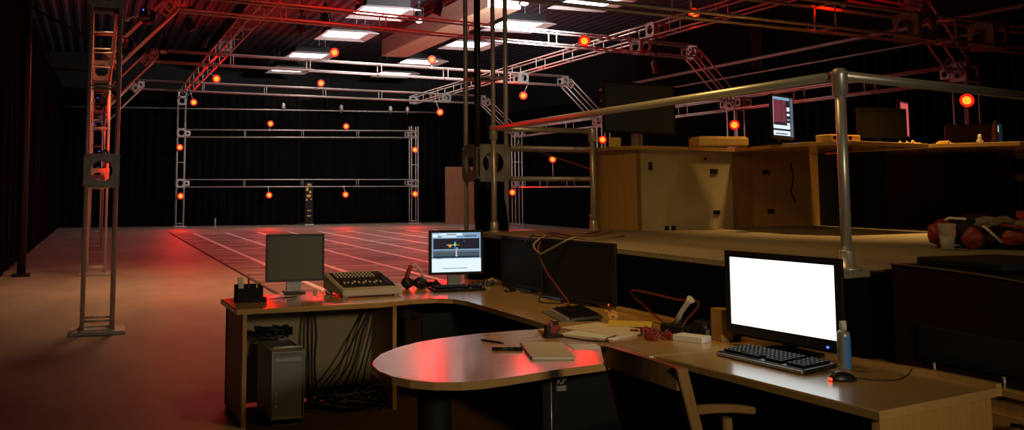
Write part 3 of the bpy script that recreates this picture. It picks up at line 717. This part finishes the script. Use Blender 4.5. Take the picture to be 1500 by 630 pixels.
# ------------------------------------------------------------ bag and cup
bg = thing('backpack', 'dark and red backpack slumped on the stage at the right edge', 'bag', (5.52, 4.52, ST))
bg.rotation_euler = (0, 0, -.84); bg.scale = (.70, .8, .78)
obj('main_compartment', MB().blob((-.02, 0, .14), (.34, .20, .14), 4, .22, 3).blob((.34, .02, .12), (.22, .18, .12), 4, .25, 8), 'plasticm', bg)
obj('front_pocket', MB().blob((-.36, -.08, .12), (.13, .14, .11), 3, .2, 5).blob((-.12, -.19, .09), (.10, .06, .085), 3, .2, 6), 'redp', bg, 'dull red pocket')
obj('side_pocket', MB().blob((.22, -.18, .10), (.13, .05, .055), 3, .3, 9), 'redp', bg, 'dull red pocket')
obj('side_pocket', MB().blob((.48, -.12, .12), (.09, .06, .045), 3, .3, 2), 'redp', bg, 'dull red pocket')
obj('fold', MB().blob((.05, -.12, .22), (.16, .08, .05), 3, .3, 12).blob((.30, -.1, .19), (.13, .08, .05), 3, .3, 14), 'carpet', bg, 'grey green fabric folds')
obj('strap', MB().tube([(-.45, -.05, .16), (-.3, -.1, .25), (-.1, -.14, .24), (.0, -.2, .16), (.1, -.23, .06)], .013, 8), 'knob', bg, 'pale strap')
obj('strap', MB().tube([(.1, -.2, .20), (.25, -.22, .19), (.4, -.2, .13), (.55, -.16, .05)], .012, 8), 'redp', bg, 'red strap')
cp = thing('plastic_cup', 'clear plastic cup half full of pale drink in front of the backpack', 'cup', (5.12, 4.47, ST)); cp.scale = (1.15, 1.15, 1.22)
obj('cup_wall', MB().lathe([(.034, 0), (.047, .135), (.049, .137), (.045, .135), (.032, .006)], (0, 0, 0), 24), 'glass_r', cp)
obj('drink', MB().lathe([(.031, .007), (.037, .07)], (0, 0, 0), 24), 'milk', cp)
# ------------------------------------------------------------ monitors on desks
display('computer_monitor', 'switched-off grey square monitor on a white stand on the left desk', 'monitor', (1.42, 6.76, DT), 0, .435, .345, .09, scr='screen_grey', bezel=.014, neckw=.11, foot=(.15, .12), body='plastic')
UI = [(0, 0, 1, 1, 'e_b'), (0, .86, 1, 1, 'e_b'), (.14, .93, .62, .98, 'e_w'), (.02, .88, .12, .97, 'e_w'), (.20, .88, .5, .91, 'e_w'), (.66, .89, .92, .93, 'e_k'), (.3, .945, .5, .965, 'e_k'),
      (.03, .36, .97, .85, 'e_d'), (.03, .54, .97, .58, 'e_b'), (.03, .40, .97, .54, 'e_g'), (.03, .50, .97, .55, 'e_k'), (.0, .0, 1, .34, 'e_w'), (.22, .085, .72, .10, 'e_k'), (.08, .335, .2, .35, 'e_k'),
      (.455, .74, .49, .78, 'e_bl'), (.45, .66, .49, .74, 'e_gr'), (.30, .68, .45, .69, 'e_w'), (.34, .63, .39, .70, 'e_o'), (.49, .68, .56, .69, 'e_o'), (.45, .58, .48, .66, 'e_bl'), (.49, .58, .52, .62, 'e_gr'), (.48, .43, .505, .56, 'e_pk'), (.475, .40, .515, .42, 'e_w'), (.645, .76, .66, .79, 'e_k')]
display('computer_monitor', 'lit monitor showing a small coloured figure in a motion program, on the corner desk', 'monitor', (2.71, 6.80, DT), -.02, .45, .345, .10, items=UI, bezel=.02, neckw=.11, foot=(.24, .16))
m3 = display('computer_monitor', 'bright white widescreen monitor on the right foreground desk', 'monitor', (3.05, 3.56, DT), -PI/2+.14, .66, .40, .06, items=[(0, 0, 1, 1, 'plastic'), (0, .045, 1, 1, 'scr_white')], bezel=.030, foot=(.26, .2))
obj('power_light', MB().box((.255, -.017, .072), (.012, .006, .009)), 'led_b', m3, 'glowing blue power light')
m4 = display('computer_monitor', 'large dark monitor with a tiny red light leaning before the stage skirt', 'monitor', (3.09, 5.55, DT), -PI/2+.16, .78, .40, .02, foot=(.3, .14), scr='plasticm', bezel=.02)
obj('power_light', MB().box((.33, -.017, .03), (.010, .008, .008)), 'led_r', m4, 'tiny red power light')
display('computer_monitor', 'second dark monitor on the corner desk nearer the lit one', 'monitor', (3.12, 6.42, DT), -PI/2+.12, .62, .38, .02, foot=(.3, .14), scr='plasticm', bezel=.02)

# keyboards
def keyboard(label, loc, rz, w_=.46, d_=.17, tone='plastic', rim='silver'):
    t = thing('keyboard', label, 'keyboard', loc, (0, 0, rz))
    T = Matrix.Rotation(.07, 3, 'X')
    obj('base', MB().box((0, 0, .016), (w_, d_, .022), rot=T, bev=.006), tone, t)
    if rim: obj('edge_trim', MB().box((0, -d_/2-.004, .010), (w_*.98, .014, .014), bev=.004), rim, t)
    ks = MB(); kp = MB(); lg = MB()
    for r in range(6):
        nk = 19
        for c in range(nk):
            if c in (14, 18) and w_ > .42 and False: continue
            kx = -w_/2+.02+(w_-.04)*(c+.5)/nk; ky = -d_/2+.02+(d_-.035)*(r+.5)/6
            if c == 14: continue
            if r == 0 and 4 <= c <= 9 and c != 6: continue
            if w_ > .48: lg.box((kx-.003, ky+.003, .0376+.07*ky), (.006, .005, .0012), rot=T)
            (ks if c < 14 else kp).box((kx, ky, .032+.07*ky), (.8*(w_-.04)/nk*(5.5 if (r == 0 and c == 6) else 1), .8*(d_-.035)/6, .010), rot=T)
    if w_ > .48: obj('key_legends', lg, 'legend', t)
    obj('key_rows', ks, 'key', t); obj('number_keys', kp, 'key', t)
    return t
keyboard('black keyboard with silver front edge before the bright white monitor', (2.86, 3.40, DT), -PI/2+.10, .50, .19)
keyboard('dark keyboard with grey palm rest on the corner desk', (2.78, 5.02, DT), -PI/2-.25, .44, .20)
keyboard('low black keyboard under the lit monitor', (2.62, 6.56, DT), .02, .42, .14, rim=None)
def mouse(label, loc, rz, led=False):
    t = thing('computer_mouse', label, 'mouse', loc, (0, 0, rz))
    mb = MB(); r = bmesh.ops.create_uvsphere(mb.bm, u_segments=20, v_segments=12, radius=1)
    for v in r['verts']:
        v.co = Vector((v.co.x*.058, v.co.y*.032, max(v.co.z, 0)*.036*(1-.15*v.co.x)))
    for f in mb.bm.faces: f.smooth = True
    obj('shell', mb, 'plastic', t)
    obj('scroll_wheel', MB().lathe([(.008, -.004), (.008, .004)], (-.035, 0, .026), 12, Matrix.Rotation(PI/2, 3, 'X')), 'plasticm', t)
    if led: obj('glow_window', MB().box((-.056, -.008, .008), (.008, .022, .010), bev=.002), 'led_r', t, 'glowing red window')
mouse('black mouse with a red glow right of the black keyboard', (2.86, 3.01, DT), 2.3+PI+.6, True)
mouse('small black mouse beside the lit monitor keyboard', (2.98, 6.38, DT), .4)
cable('mouse_cable', [(2.91, 3.0, .75), (2.97, 2.96, .745), (3.05, 2.93, .745), (3.14, 2.96, .75), (3.2, 2.99, .77)], .0025, 'cable', 'thin cable trailing right from the glowing mouse')
cable('mouse_cable', [(3.02, 6.3, .745), (3.08, 6.1, .745), (2.95, 5.85, .745), (2.88, 5.68, .745), (2.97, 5.58, .745), (3.08, 5.72, .745)], .004, 'cable', 'dark cable curled on the corner desk behind the keyboard')
# air duster can
t = thing('air_duster', 'grey and blue spray can with white nozzle right of the white monitor', 'spray can', (3.045, 3.19, DT))
obj('can_body', MB().lathe([(.024, 0), (.027, .004), (.027, .145), (.022, .158), (.012, .165)], (0, 0, 0), 24), 'can', t)
lab = MB(); N = 16
ra = []
for k in range(N+1):
    a_ = -2.2+k*(2.2/N); ra.append((lab.bm.verts.new((.0275*math.cos(a_), .0275*math.sin(a_), .006)), lab.bm.verts.new((.0275*math.cos(a_), .0275*math.sin(a_), .14))))
for p, q in zip(ra, ra[1:]): lab.bm.faces.new((p[0], q[0], q[1], p[1]))
obj('label_wrap', lab, 'blue', t)
obj('nozzle', MB().lathe([(.013, .163), (.015, .185), (.009, .20)], (0, 0, 0), 16).box((-.006, -.006, .197), (.03, .012, .014), bev=.003), 'cap', t)
t = thing('speaker', 'small tan wooden speaker behind the left side of the white monitor', 'speaker', (3.04, 3.99, DT), (0, 0, PI/2))
obj('cabinet', MB().box((0, 0, .08), (.09, .07, .16), bev=.005), 'woodp', t); obj('grille', MB().box((0, -.037, .085), (.07, .006, .12), bev=.003), 'plasticm', t)
# mixer
mx = thing('audio_mixer', 'pale audio mixer with rows of faders standing on the left desk', 'mixer', (1.885, 6.58, DT), (0, 0, .12))
T = Matrix.Rotation(.30, 3, 'X')
mb = MB(); W, D = .46, .40
pr = [(-D/2, .01), (-D/2, .05), (D/2, .15), (D/2, .03)]
a = [mb.bm.verts.new((-W/2, y, z)) for y, z in pr]; b = [mb.bm.verts.new((W/2, y, z)) for y, z in pr]
mb.bm.faces.new(a); mb.bm.faces.new(b[::-1])
for k in range(4): mb.bm.faces.new((a[k], b[k], b[(k+1) % 4], a[(k+1) % 4]))
bmesh.ops.bevel(mb.bm, geom=list(mb.bm.edges), offset=.008, segments=2, affect='EDGES')
for s_ in (-1, 1): mb.box((s_*.2, -.15, .005), (.04, .04, .012)); mb.box((s_*.2, .16, .02), (.04, .04, .04))
obj('body', mb, 'mixer', mx)
th = math.atan2(.10, D); T = Matrix.Rotation(th, 3, 'X')
def on(u, v, h): return Vector((u*W, v*D*.5*2, .10+v*.10/1.0+h)) if False else Vector((u*W, v*D, .10+v*.10+h))
obj('control_panel', MB().box(on(0, .03, .0025), (W*.88, D*.78, .004), rot=T), 'mixerd', mx)
fs = None; kn = None; sl = None
for c in range(11):
    u = -.38+c*.062
    s1 = MB().box((0, 0, .001), (.004, .13, .002), rot=T) if sl is None else None
    if sl is None: sl = obj('fader_slot', s1, 'plastic', mx); sl.location = on(u, -.17, .006)
    else: inst('fader_slot', sl, mx, on(u, -.17, .006))
    if fs is None: fs = obj('fader', MB().box((0, 0, .008), (.014, .026, .014), bev=.003), 'knob', mx); fs.location = on(u, -.20, .006)
    else: inst('fader', fs, mx, on(u, -.16-.10*((c*7) % 3)/3, .006))
    for r in range(3):
        p = on(u, .12+.09*r, .006)
        if kn is None: kn = obj('knob', MB().lathe([(.009, 0), (.007, .012)], (0, 0, 0), 10), 'knob', mx); kn.location = p
        else: inst('knob', kn, mx, p)
obj('meter_block', MB().box(on(.34, .24, .008), (.07, .06, .012), rot=T).box(on(.38, -.1, .006), (.06, .12, .004), rot=T), 'plastic', mx)
# organiser and small things on the left desk
t = thing('desk_organiser', 'black desk organiser with pens and cards at the left end of the desk', 'organiser', (1.03, 6.43, DT), (0, 0, .05))
mb = MB().box((0, .05, .055), (.18, .006, .11)).box((0, -.05, .045), (.18, .006, .09)).box((-.087, 0, .05), (.006, .1, .10)).box((.087, 0, .05), (.006, .1, .10)).box((0, 0, .004), (.18, .1, .008)).box((.02, 0, .045), (.006, .1, .09)).box((0, -.08, .015), (.21, .05, .03), bev=.004)
obj('tray', mb, 'plasticm', t)
for k, (x, m_, h_) in enumerate(((-.05, 'paperw', .15), (.0, 'plastic', .14), (.055, 'yellow', .125))):
    o = obj(('note_pad', 'black_pen', 'yellow_pen')[k], MB().box((0, 0, h_/2), (.035 if k == 0 else .012, .02 if k == 0 else .012, h_), rot=Matrix.Rotation(.1*(k-1), 3, 'Y')), m_); o.location = t.location+Vector((x, .01, .011))
    tag(o, ('pale note pad standing in the black organiser', 'dark pen standing in the black organiser', 'yellow pen standing in the black organiser')[k], ('note pad', 'pen', 'pen')[k])
cable('earphone_cable', [(1.16, 6.42, .747), (1.22, 6.38, .752), (1.26, 6.46, .747), (1.32, 6.44, .75), (1.38, 6.52, .747)], .005, 'cable', 'short black cable beside the organiser')
clutter('sticky_notes', 'pale scattered slips of paper below the grey monitor', 'paper', (1.60, 6.66, DT), 'paperw', 8, 5, (.07, .05), .04)
# headset pile
t = thing('headset', 'headset on a red and clear stand left of the lit monitor', 'headset', (2.36, 6.78, DT))
obj('ear_cup', MB().blob((-.06, 0, .05), (.05, .05, .045), 3, .15, 4).blob((.05, .01, .045), (.06, .05, .04), 3, .15, 6), 'plastic', t)
obj('headband', MB().tube([(-.08, 0, .05), (-.05, 0, .15), (0, 0, .19), (.05, 0, .14), (.08, 0, .06)], .010, 8), 'knob', t)
obj('cushion', MB().tube([(-.08, -.01, .03), (-.06, -.01, .12), (-.03, -.01, .18)], .018, 8), 'redp', t, 'red cushion')
clutter('adapter_pile', 'pile of black adapters under the left side of the lit monitor', 'adapter', (2.52, 6.92, DT), 'plastic', 12, 7, (.09, .04), .07)
clutter('adapter_pile', 'pile of dark gadgets under the right side of the lit monitor', 'adapter', (2.98, 6.85, DT), 'plastic', 14, 6, (.06, .05), .06)
clutter('small_speaker', 'small pinkish knick-knacks right of the lit monitor', 'knick-knack', (3.07, 6.98, DT), 'knob', 17, 4, (.02, .03), .05)
# papers
def sheet(name, label, cat, loc, rz, w_, d_, h_, m, n=1):
    o = obj(name, MB().box((0, 0, h_/2), (w_, d_, h_), bev=min(.003, h_*.3)), m); o.location = loc; o.rotation_euler = (0, 0, rz); return tag(o, label, cat)
t = thing('notebook', 'closed pale notebook with dark spine on the rounded table', 'notebook', (2.04, 3.97, DT), (0, 0, -.33))
obj('page_block', MB().box((0, 0, .006), (.19, .40, .010)), 'paperw', t)
obj('cover', MB().box((0, 0, .0125), (.195, .405, .003)), 'paper', t); obj('spine', MB().box((-.1, 0, .007), (.006, .405, .014)), 'plastic', t)
o = obj('ballpoint_pen', MB().tube([(-.075, 0, .005), (-.07, 0, .005), (.05, 0, .005), (.07, 0, .003)], [.003, .005, .005, .002], 8), 'plastic'); o.location = (1.91, 4.30, DT); o.rotation_euler = (0, 0, -1.1); tag(o, 'short pen lying on the rounded table, further one', 'pen')
t = thing('marker_pen', 'long black marker lying near the notebook on the rounded table', 'pen', (1.88, 4.07, DT), (0, 0, -.35))
obj('barrel', MB().tube([(-.07, 0, .008), (.035, 0, .008)], .008, 10), 'plastic', t); obj('cap', MB().tube([(.035, 0, .008), (.075, 0, .008)], .009, 10), 'plasticm', t)
sheet('paper_stack', 'stack of loose tan paper on the corner desk', 'paper', (2.66, 4.45, DT), -1.25, .42, .30, .010, 'paper')
sheet('magazine', 'grey edged magazine under the tan paper', 'magazine', (2.50, 4.33, DT), -1.0, .30, .16, .006, 'paperw')
sheet('yellow_folder', 'yellow folder lying beside the loose paper', 'folder', (2.86, 4.56, DT+.011), -.6, .24, .20, .006, 'yellow')
sheet('paper_stack', 'white folded card lying right of the notebook', 'card', (2.28, 4.04, DT), -.2, .14, .12, .004, 'paperw')
t = thing('tape_dispenser', 'small red and black tape dispenser on the rounded table', 'dispenser', (2.27, 4.35, DT))
obj('roll', MB().lathe([(.02, -.015), (.036, -.012), (.036, .012), (.02, .015)], (0, 0, .045), 18, Matrix.Rotation(PI/2, 3, 'X')), 'redp', t, 'red roll')
obj('holder', MB().box((0, 0, .008), (.10, .05, .016), bev=.004).box((-.03, 0, .035), (.02, .045, .06), bev=.004).box((.01, 0, .075), (.03, .04, .02), bev=.004), 'plastic', t)
clutter('crumpled_tissue', 'small tan crumpled wrapper behind the tape dispenser', 'wrapper', (2.30, 4.47, DT), 'paper', 21, 4, (.03, .03), .04, 'box')
cable('power_cord', [(2.30, 4.30, .75), (2.36, 4.20, .745), (2.45, 4.12, .745), (2.5, 4.2, .745), (2.6, 4.25, .748)], .004, 'cable', 'thin cord from the tape dispenser toward the magazine')
clutter('red_tool', 'heap of red handled tools in front of the phone', 'tools', (2.76, 4.20, DT), 'redp', 31, 12, (.07, .14), .06)
t = thing('desk_phone', 'tan desk phone handset resting upright on its black base', 'phone', (3.02, 4.28, DT), (0, 0, -1.3))
obj('base', MB().box((0, 0, .02), (.19, .17, .04), bev=.008), 'plasticm', t)
obj('handset', MB().tube([(-.05, 0, .04), (-.02, 0, .10), (.03, 0, .16), (.05, 0, .18)], [.02, .012, .014, .024], 10), 'knob', t, 'tan handset')
cable('curly_cord', [(3.04, 4.45, .745), (3.08, 4.7, .80), (3.06, 4.85, .90), (3.05, 4.4, .90), (3.06, 4.20, .90), (2.98, 4.22, .80), (2.95, 4.2, .75)], .006, 'cable_r', 'dark red cord arching over the corner desk by the phone')
sheet('phone_book', 'thick grey booklet at the front of the phone', 'booklet', (2.88, 4.02, DT), -1.1, .16, .10, .03, 'paperw')
clutter('black_pouch', 'black pouch heap right of the phone', 'pouch', (3.05, 4.10, DT), 'plastic', 41, 5, (.02, .05), .15, 'box')
clutter('cable_clutter', 'small pale clips and dark wire ends behind the dark keyboard', 'clips', (2.98, 5.0, DT), 'ochre', 43, 6, (.05, .1), .03)
sheet('desk_mat', 'grey flat palm rest pad before the dark keyboard', 'pad', (2.655, 5.03, DT), -.22, .08, .44, .008, 'screen_grey')

# ------------------------------------------------------------ under the desks
t = thing('computer_tower', 'silver aluminium computer tower with handles under the left desk', 'computer', (1.205, 6.10, 0), (0, 0, .03))
w2, h2, d2_ = .205, .50, .46
obj('side_shell', MB().box((-w2/2, .06, h2/2+.005), (.006, d2_, h2-.06)).box((w2/2, .06, h2/2+.005), (.006, d2_, h2-.06)).box((0, .06, .05), (w2, d2_, .006)).box((0, .06, h2-.035), (w2, d2_, .006)), 'silver', t)
obj('front_grille', MB().box((0, -d2_/2+.075, h2/2+.005), (w2-.006, .01, h2-.08)), 'silverp', t)
obj('drive_slot', MB().box((0, -d2_/2+.068, h2-.085), (w2*.82, .004, .022), bev=.001), 'silver', t, 'pale drive slot')
obj('core', MB().box((0, .08, h2/2), (w2-.02, d2_-.06, h2-.09)), 'plasticm', t)
for s_ in (0, 1):
    z = .0 if not s_ else h2; q = 1 if s_ else -1
    for yy in (-.15, .27):
        obj('handle', MB().tube([(-w2/2+.004, yy, h2/2+q*(h2/2-.04)), (-w2/2+.012, yy, z-q*.008), (w2/2-.012, yy, z-q*.008), (w2/2-.004, yy, h2/2+q*(h2/2-.04))], .009, 8), 'silver', t)
obj('port', MB().lathe([(.008, 0), (.008, .004)], (-.075, -d2_/2+.072, .13), 10, Matrix.Rotation(PI/2, 3, 'X')).box((-.075, -d2_/2+.069, .16), (.006, .004, .018)).box((-.075, -d2_/2+.069, .20), (.006, .004, .03)), 'cap', t)
def heap(name, label, loc, rad, n, r, m, seed, h=.05):
    rnd = random.Random(seed); mb = MB()
    for k in range(n):
        a0 = rnd.uniform(0, 6); R_ = rnd.uniform(.4, 1)*rad; cx, cy = rnd.uniform(-.3, .3)*rad, rnd.uniform(-.2, .2)*rad; pts = []
        for i in range(26):
            a_ = a0+i*.33; pts.append((cx+R_*math.cos(a_)*(1+.15*math.sin(3*a_)), cy+.5*R_*math.sin(a_), r+abs(h*math.sin(i*.4+k))+k*r*.6))
        mb.tube(pts, r, 6)
    o = obj(name, mb, m); o.location = loc; return tag(o, label, 'cable')
heap('coiled_cable', 'black cable coiled on top of the silver tower', (1.15, 6.20, .515), .14, 5, .008, 'cable', 2, .05)
heap('cable_pile', 'tangled pile of black cables on the floor under the left desk', (1.70, 6.28, 0), .27, 12, .009, 'cable', 5, .06)
for k, (x0, x1, b_) in enumerate(((1.93, 1.50, .16), (1.945, 1.58, .2), (1.96, 1.72, .1), (1.975, 1.80, .05), (1.955, 1.42, .1))):
    cable('hanging_cable', [(x0, 6.45, .70), ((x0*.72+x1*.28), 6.40, .50), ((x0+x1)/2-.03*k/3, 6.37, .30-b_*.3), (x1, 6.33, .05)], .006, 'cable',
          ['first', 'second', 'third', 'fourth', 'lowest sagging'][k]+' of the black cables slanting down beneath the mixer')
for k in range(3):
    cable('hanging_cable', [(1.46+.012*k, 6.42, .69), (1.44+.03*k, 6.40, .5), (1.45+.02*k, 6.40, .3), (1.44+.03*k, 6.36, .06)], .008, 'cable',
          ['left', 'middle', 'right'][k]+' strand of the black cable drop under the grey monitor')
o = obj('cable_clip', MB().box((0, 0, 0), (.06, .04, .03), bev=.004), 'plastic'); o.location = (1.47, 6.42, .692); tag(o, 'black clip under the left desktop holding the cable drop', 'clip')
t = thing('computer_tower', 'black computer box with a tiny green light under the corner desk', 'computer', (2.75, 6.25, 0))
obj('case', MB().box((-.05, .25, .32), (.90, .40, .60), bev=.01), 'plastic', t); [obj('foot', MB().box((q_, .25, .01), (.06, .3, .02)), 'plasticm', t) for q_ in (-.35, .25)]
obj('power_light', MB().box((.22, .048, .42), (.010, .006, .010)), 'led_g', t, 'tiny green power light')
for k, x in enumerate((2.10, 2.14)):
    cable('hanging_cable', [(x, 6.6, .70), (x+.08, 6.55, .58), (x+.2, 6.5, .5), (x+.28+.03*k, 6.46, .3)], .006, 'cable', ['upper', 'lower'][k]+' black cable hanging in the corner gap behind the rounded table')
t = thing('computer_tower', 'black computer tower with a small white sticker under the rounded table', 'computer', (2.22, 4.01, 0))
obj('case', MB().box((0, 0, .355), (.48, .22, .67), bev=.008), 'plasticm', t)
[obj('foot', MB().box((q_, 0, .01), (.05, .2, .02)), 'plasticm', t) for q_ in (-.16, .16)]
obj('side_trim', MB().tube([(-.198, -.112, .06), (-.198, -.112, .66)], .003, 6), 'rail', t)
def text(body, size, m, parent, loc, rot=(PI/2, 0, 0), name='lettering'):
    c = bpy.data.curves.new(name, 'FONT'); c.body = body; c.size = size; c.extrude = .0006; c.align_x = 'CENTER'
    tmp = bpy.data.objects.new('tmp', c); COL.objects.link(tmp); dg = bpy.context.evaluated_depsgraph_get()
    me = bpy.data.meshes.new_from_object(tmp.evaluated_get(dg)); bpy.data.objects.remove(tmp)
    me.materials.clear(); me.materials.append(M[m]); o = link(name, me, parent); o.location = loc; o.rotation_euler = rot; return o
text('KP', .040, 'cap', t, (-.144, -.1115, .605)); obj('sticker', MB().box((-.144, -.111, .585), (.05, .002, .024)), 'can', t, 'grey sticker')

# ------------------------------------------------------------ armchair
ch = thing('armchair', 'wooden framed armchair with black back, seen from behind at the right desk', 'chair', (2.10, 2.93, 0))
ws = .235; OX = -.22
def bx_(z): return OX+.27*(.905-z) if z >= .42 else OX+.131-.10*(.42-z)/.42
for s_ in (-1, 1):
    P = [(bx_(z), s_*ws, z) for z in (.0, .2, .42, .6, .75, .86, .905)]
    mb = MB()
    for a_, b_ in zip(P, P[1:]):
        pass
    ra_ = []
    for p in P:
        ra_.append([mb.bm.verts.new((p[0]+dx, p[1]+dy, p[2])) for dx, dy in ((-.022, -.014), (.022, -.014), (.022, .014), (-.022, .014))])
    for a_, b_ in zip(ra_, ra_[1:]):
        for k in range(4): mb.bm.faces.new((a_[k], a_[(k+1) % 4], b_[(k+1) % 4], b_[k]))
    mb.bm.faces.new(ra_[0][::-1]); mb.bm.faces.new(ra_[-1])
    bmesh.ops.bevel(mb.bm, geom=list(mb.bm.edges), offset=.004, segments=1, affect='EDGES')
    obj('rear_leg', mb, 'chairwood', ch)
    obj('front_leg', MB().tube([(.35, s_*(ws+.01), 0), (.33, s_*(ws+.01), .59)], [.016, .02], 12), 'chairwood', ch)
    arm = []
    for k in range(11):
        q = k/10; arm.append((OX+.11+.57*q, s_*(ws+.015), .555+.075*math.sin(PI*(.12+.62*q))))
    mb = MB(); rr = []
    for p in arm: rr.append([mb.bm.verts.new((p[0], p[1]+dy, p[2]+dz)) for dy, dz in ((-.022, -.014), (.022, -.014), (.022, .014), (-.022, .014))])
    for a_, b_ in zip(rr, rr[1:]):
        for k in range(4): mb.bm.faces.new((a_[k], a_[(k+1) % 4], b_[(k+1) % 4], b_[k]))
    mb.bm.faces.new(rr[0][::-1]); mb.bm.faces.new(rr[-1]); bmesh.ops.bevel(mb.bm, geom=list(mb.bm.edges), offset=.005, segments=2, affect='EDGES')
    obj('armrest', mb, 'chairwood', ch)
# curved top rail
mb = MB(); rr = []
for k in range(13):
    q = -1+2*k/12; xo = OX-.035*(1-q*q); zt = .905+.012*(1-q*q)
    rr.append([mb.bm.verts.new((xo+dx, q*ws, zt+dz)) for dx, dz in ((-.013, -.075), (.013, -.075), (.010, 0), (-.010, 0))])
for a_, b_ in zip(rr, rr[1:]):
    for k in range(4): mb.bm.faces.new((a_[k], a_[(k+1) % 4], b_[(k+1) % 4], b_[k]))
mb.bm.faces.new(rr[0][::-1]); mb.bm.faces.new(rr[-1])
obj('top_rail', mb, 'chairwood', ch)
mb = MB(); rr = []
for k in range(9):
    q = -1+2*k/8; row = []
    for z in (.40, .55, .70, .835): row.append(mb.bm.verts.new((bx_(z)-.03*(1-q*q), q*(ws-.012), z)))
    rr.append(row)
for a_, b_ in zip(rr, rr[1:]):
    for k in range(3): mb.bm.faces.new((a_[k], b_[k], b_[k+1], a_[k+1])).smooth = True
bmesh.ops.solidify(mb.bm, geom=list(mb.bm.faces), thickness=.018)
obj('backrest', mb, 'plasticm', ch, 'black upholstered back')
obj('seat', MB().box((.13, 0, .43), (.46, .45, .07), bev=.025), 'plasticm', ch, 'black upholstered seat')
obj('seat_frame', MB().box((.13, 0, .385), (.44, .44, .03)), 'chairwood', ch)
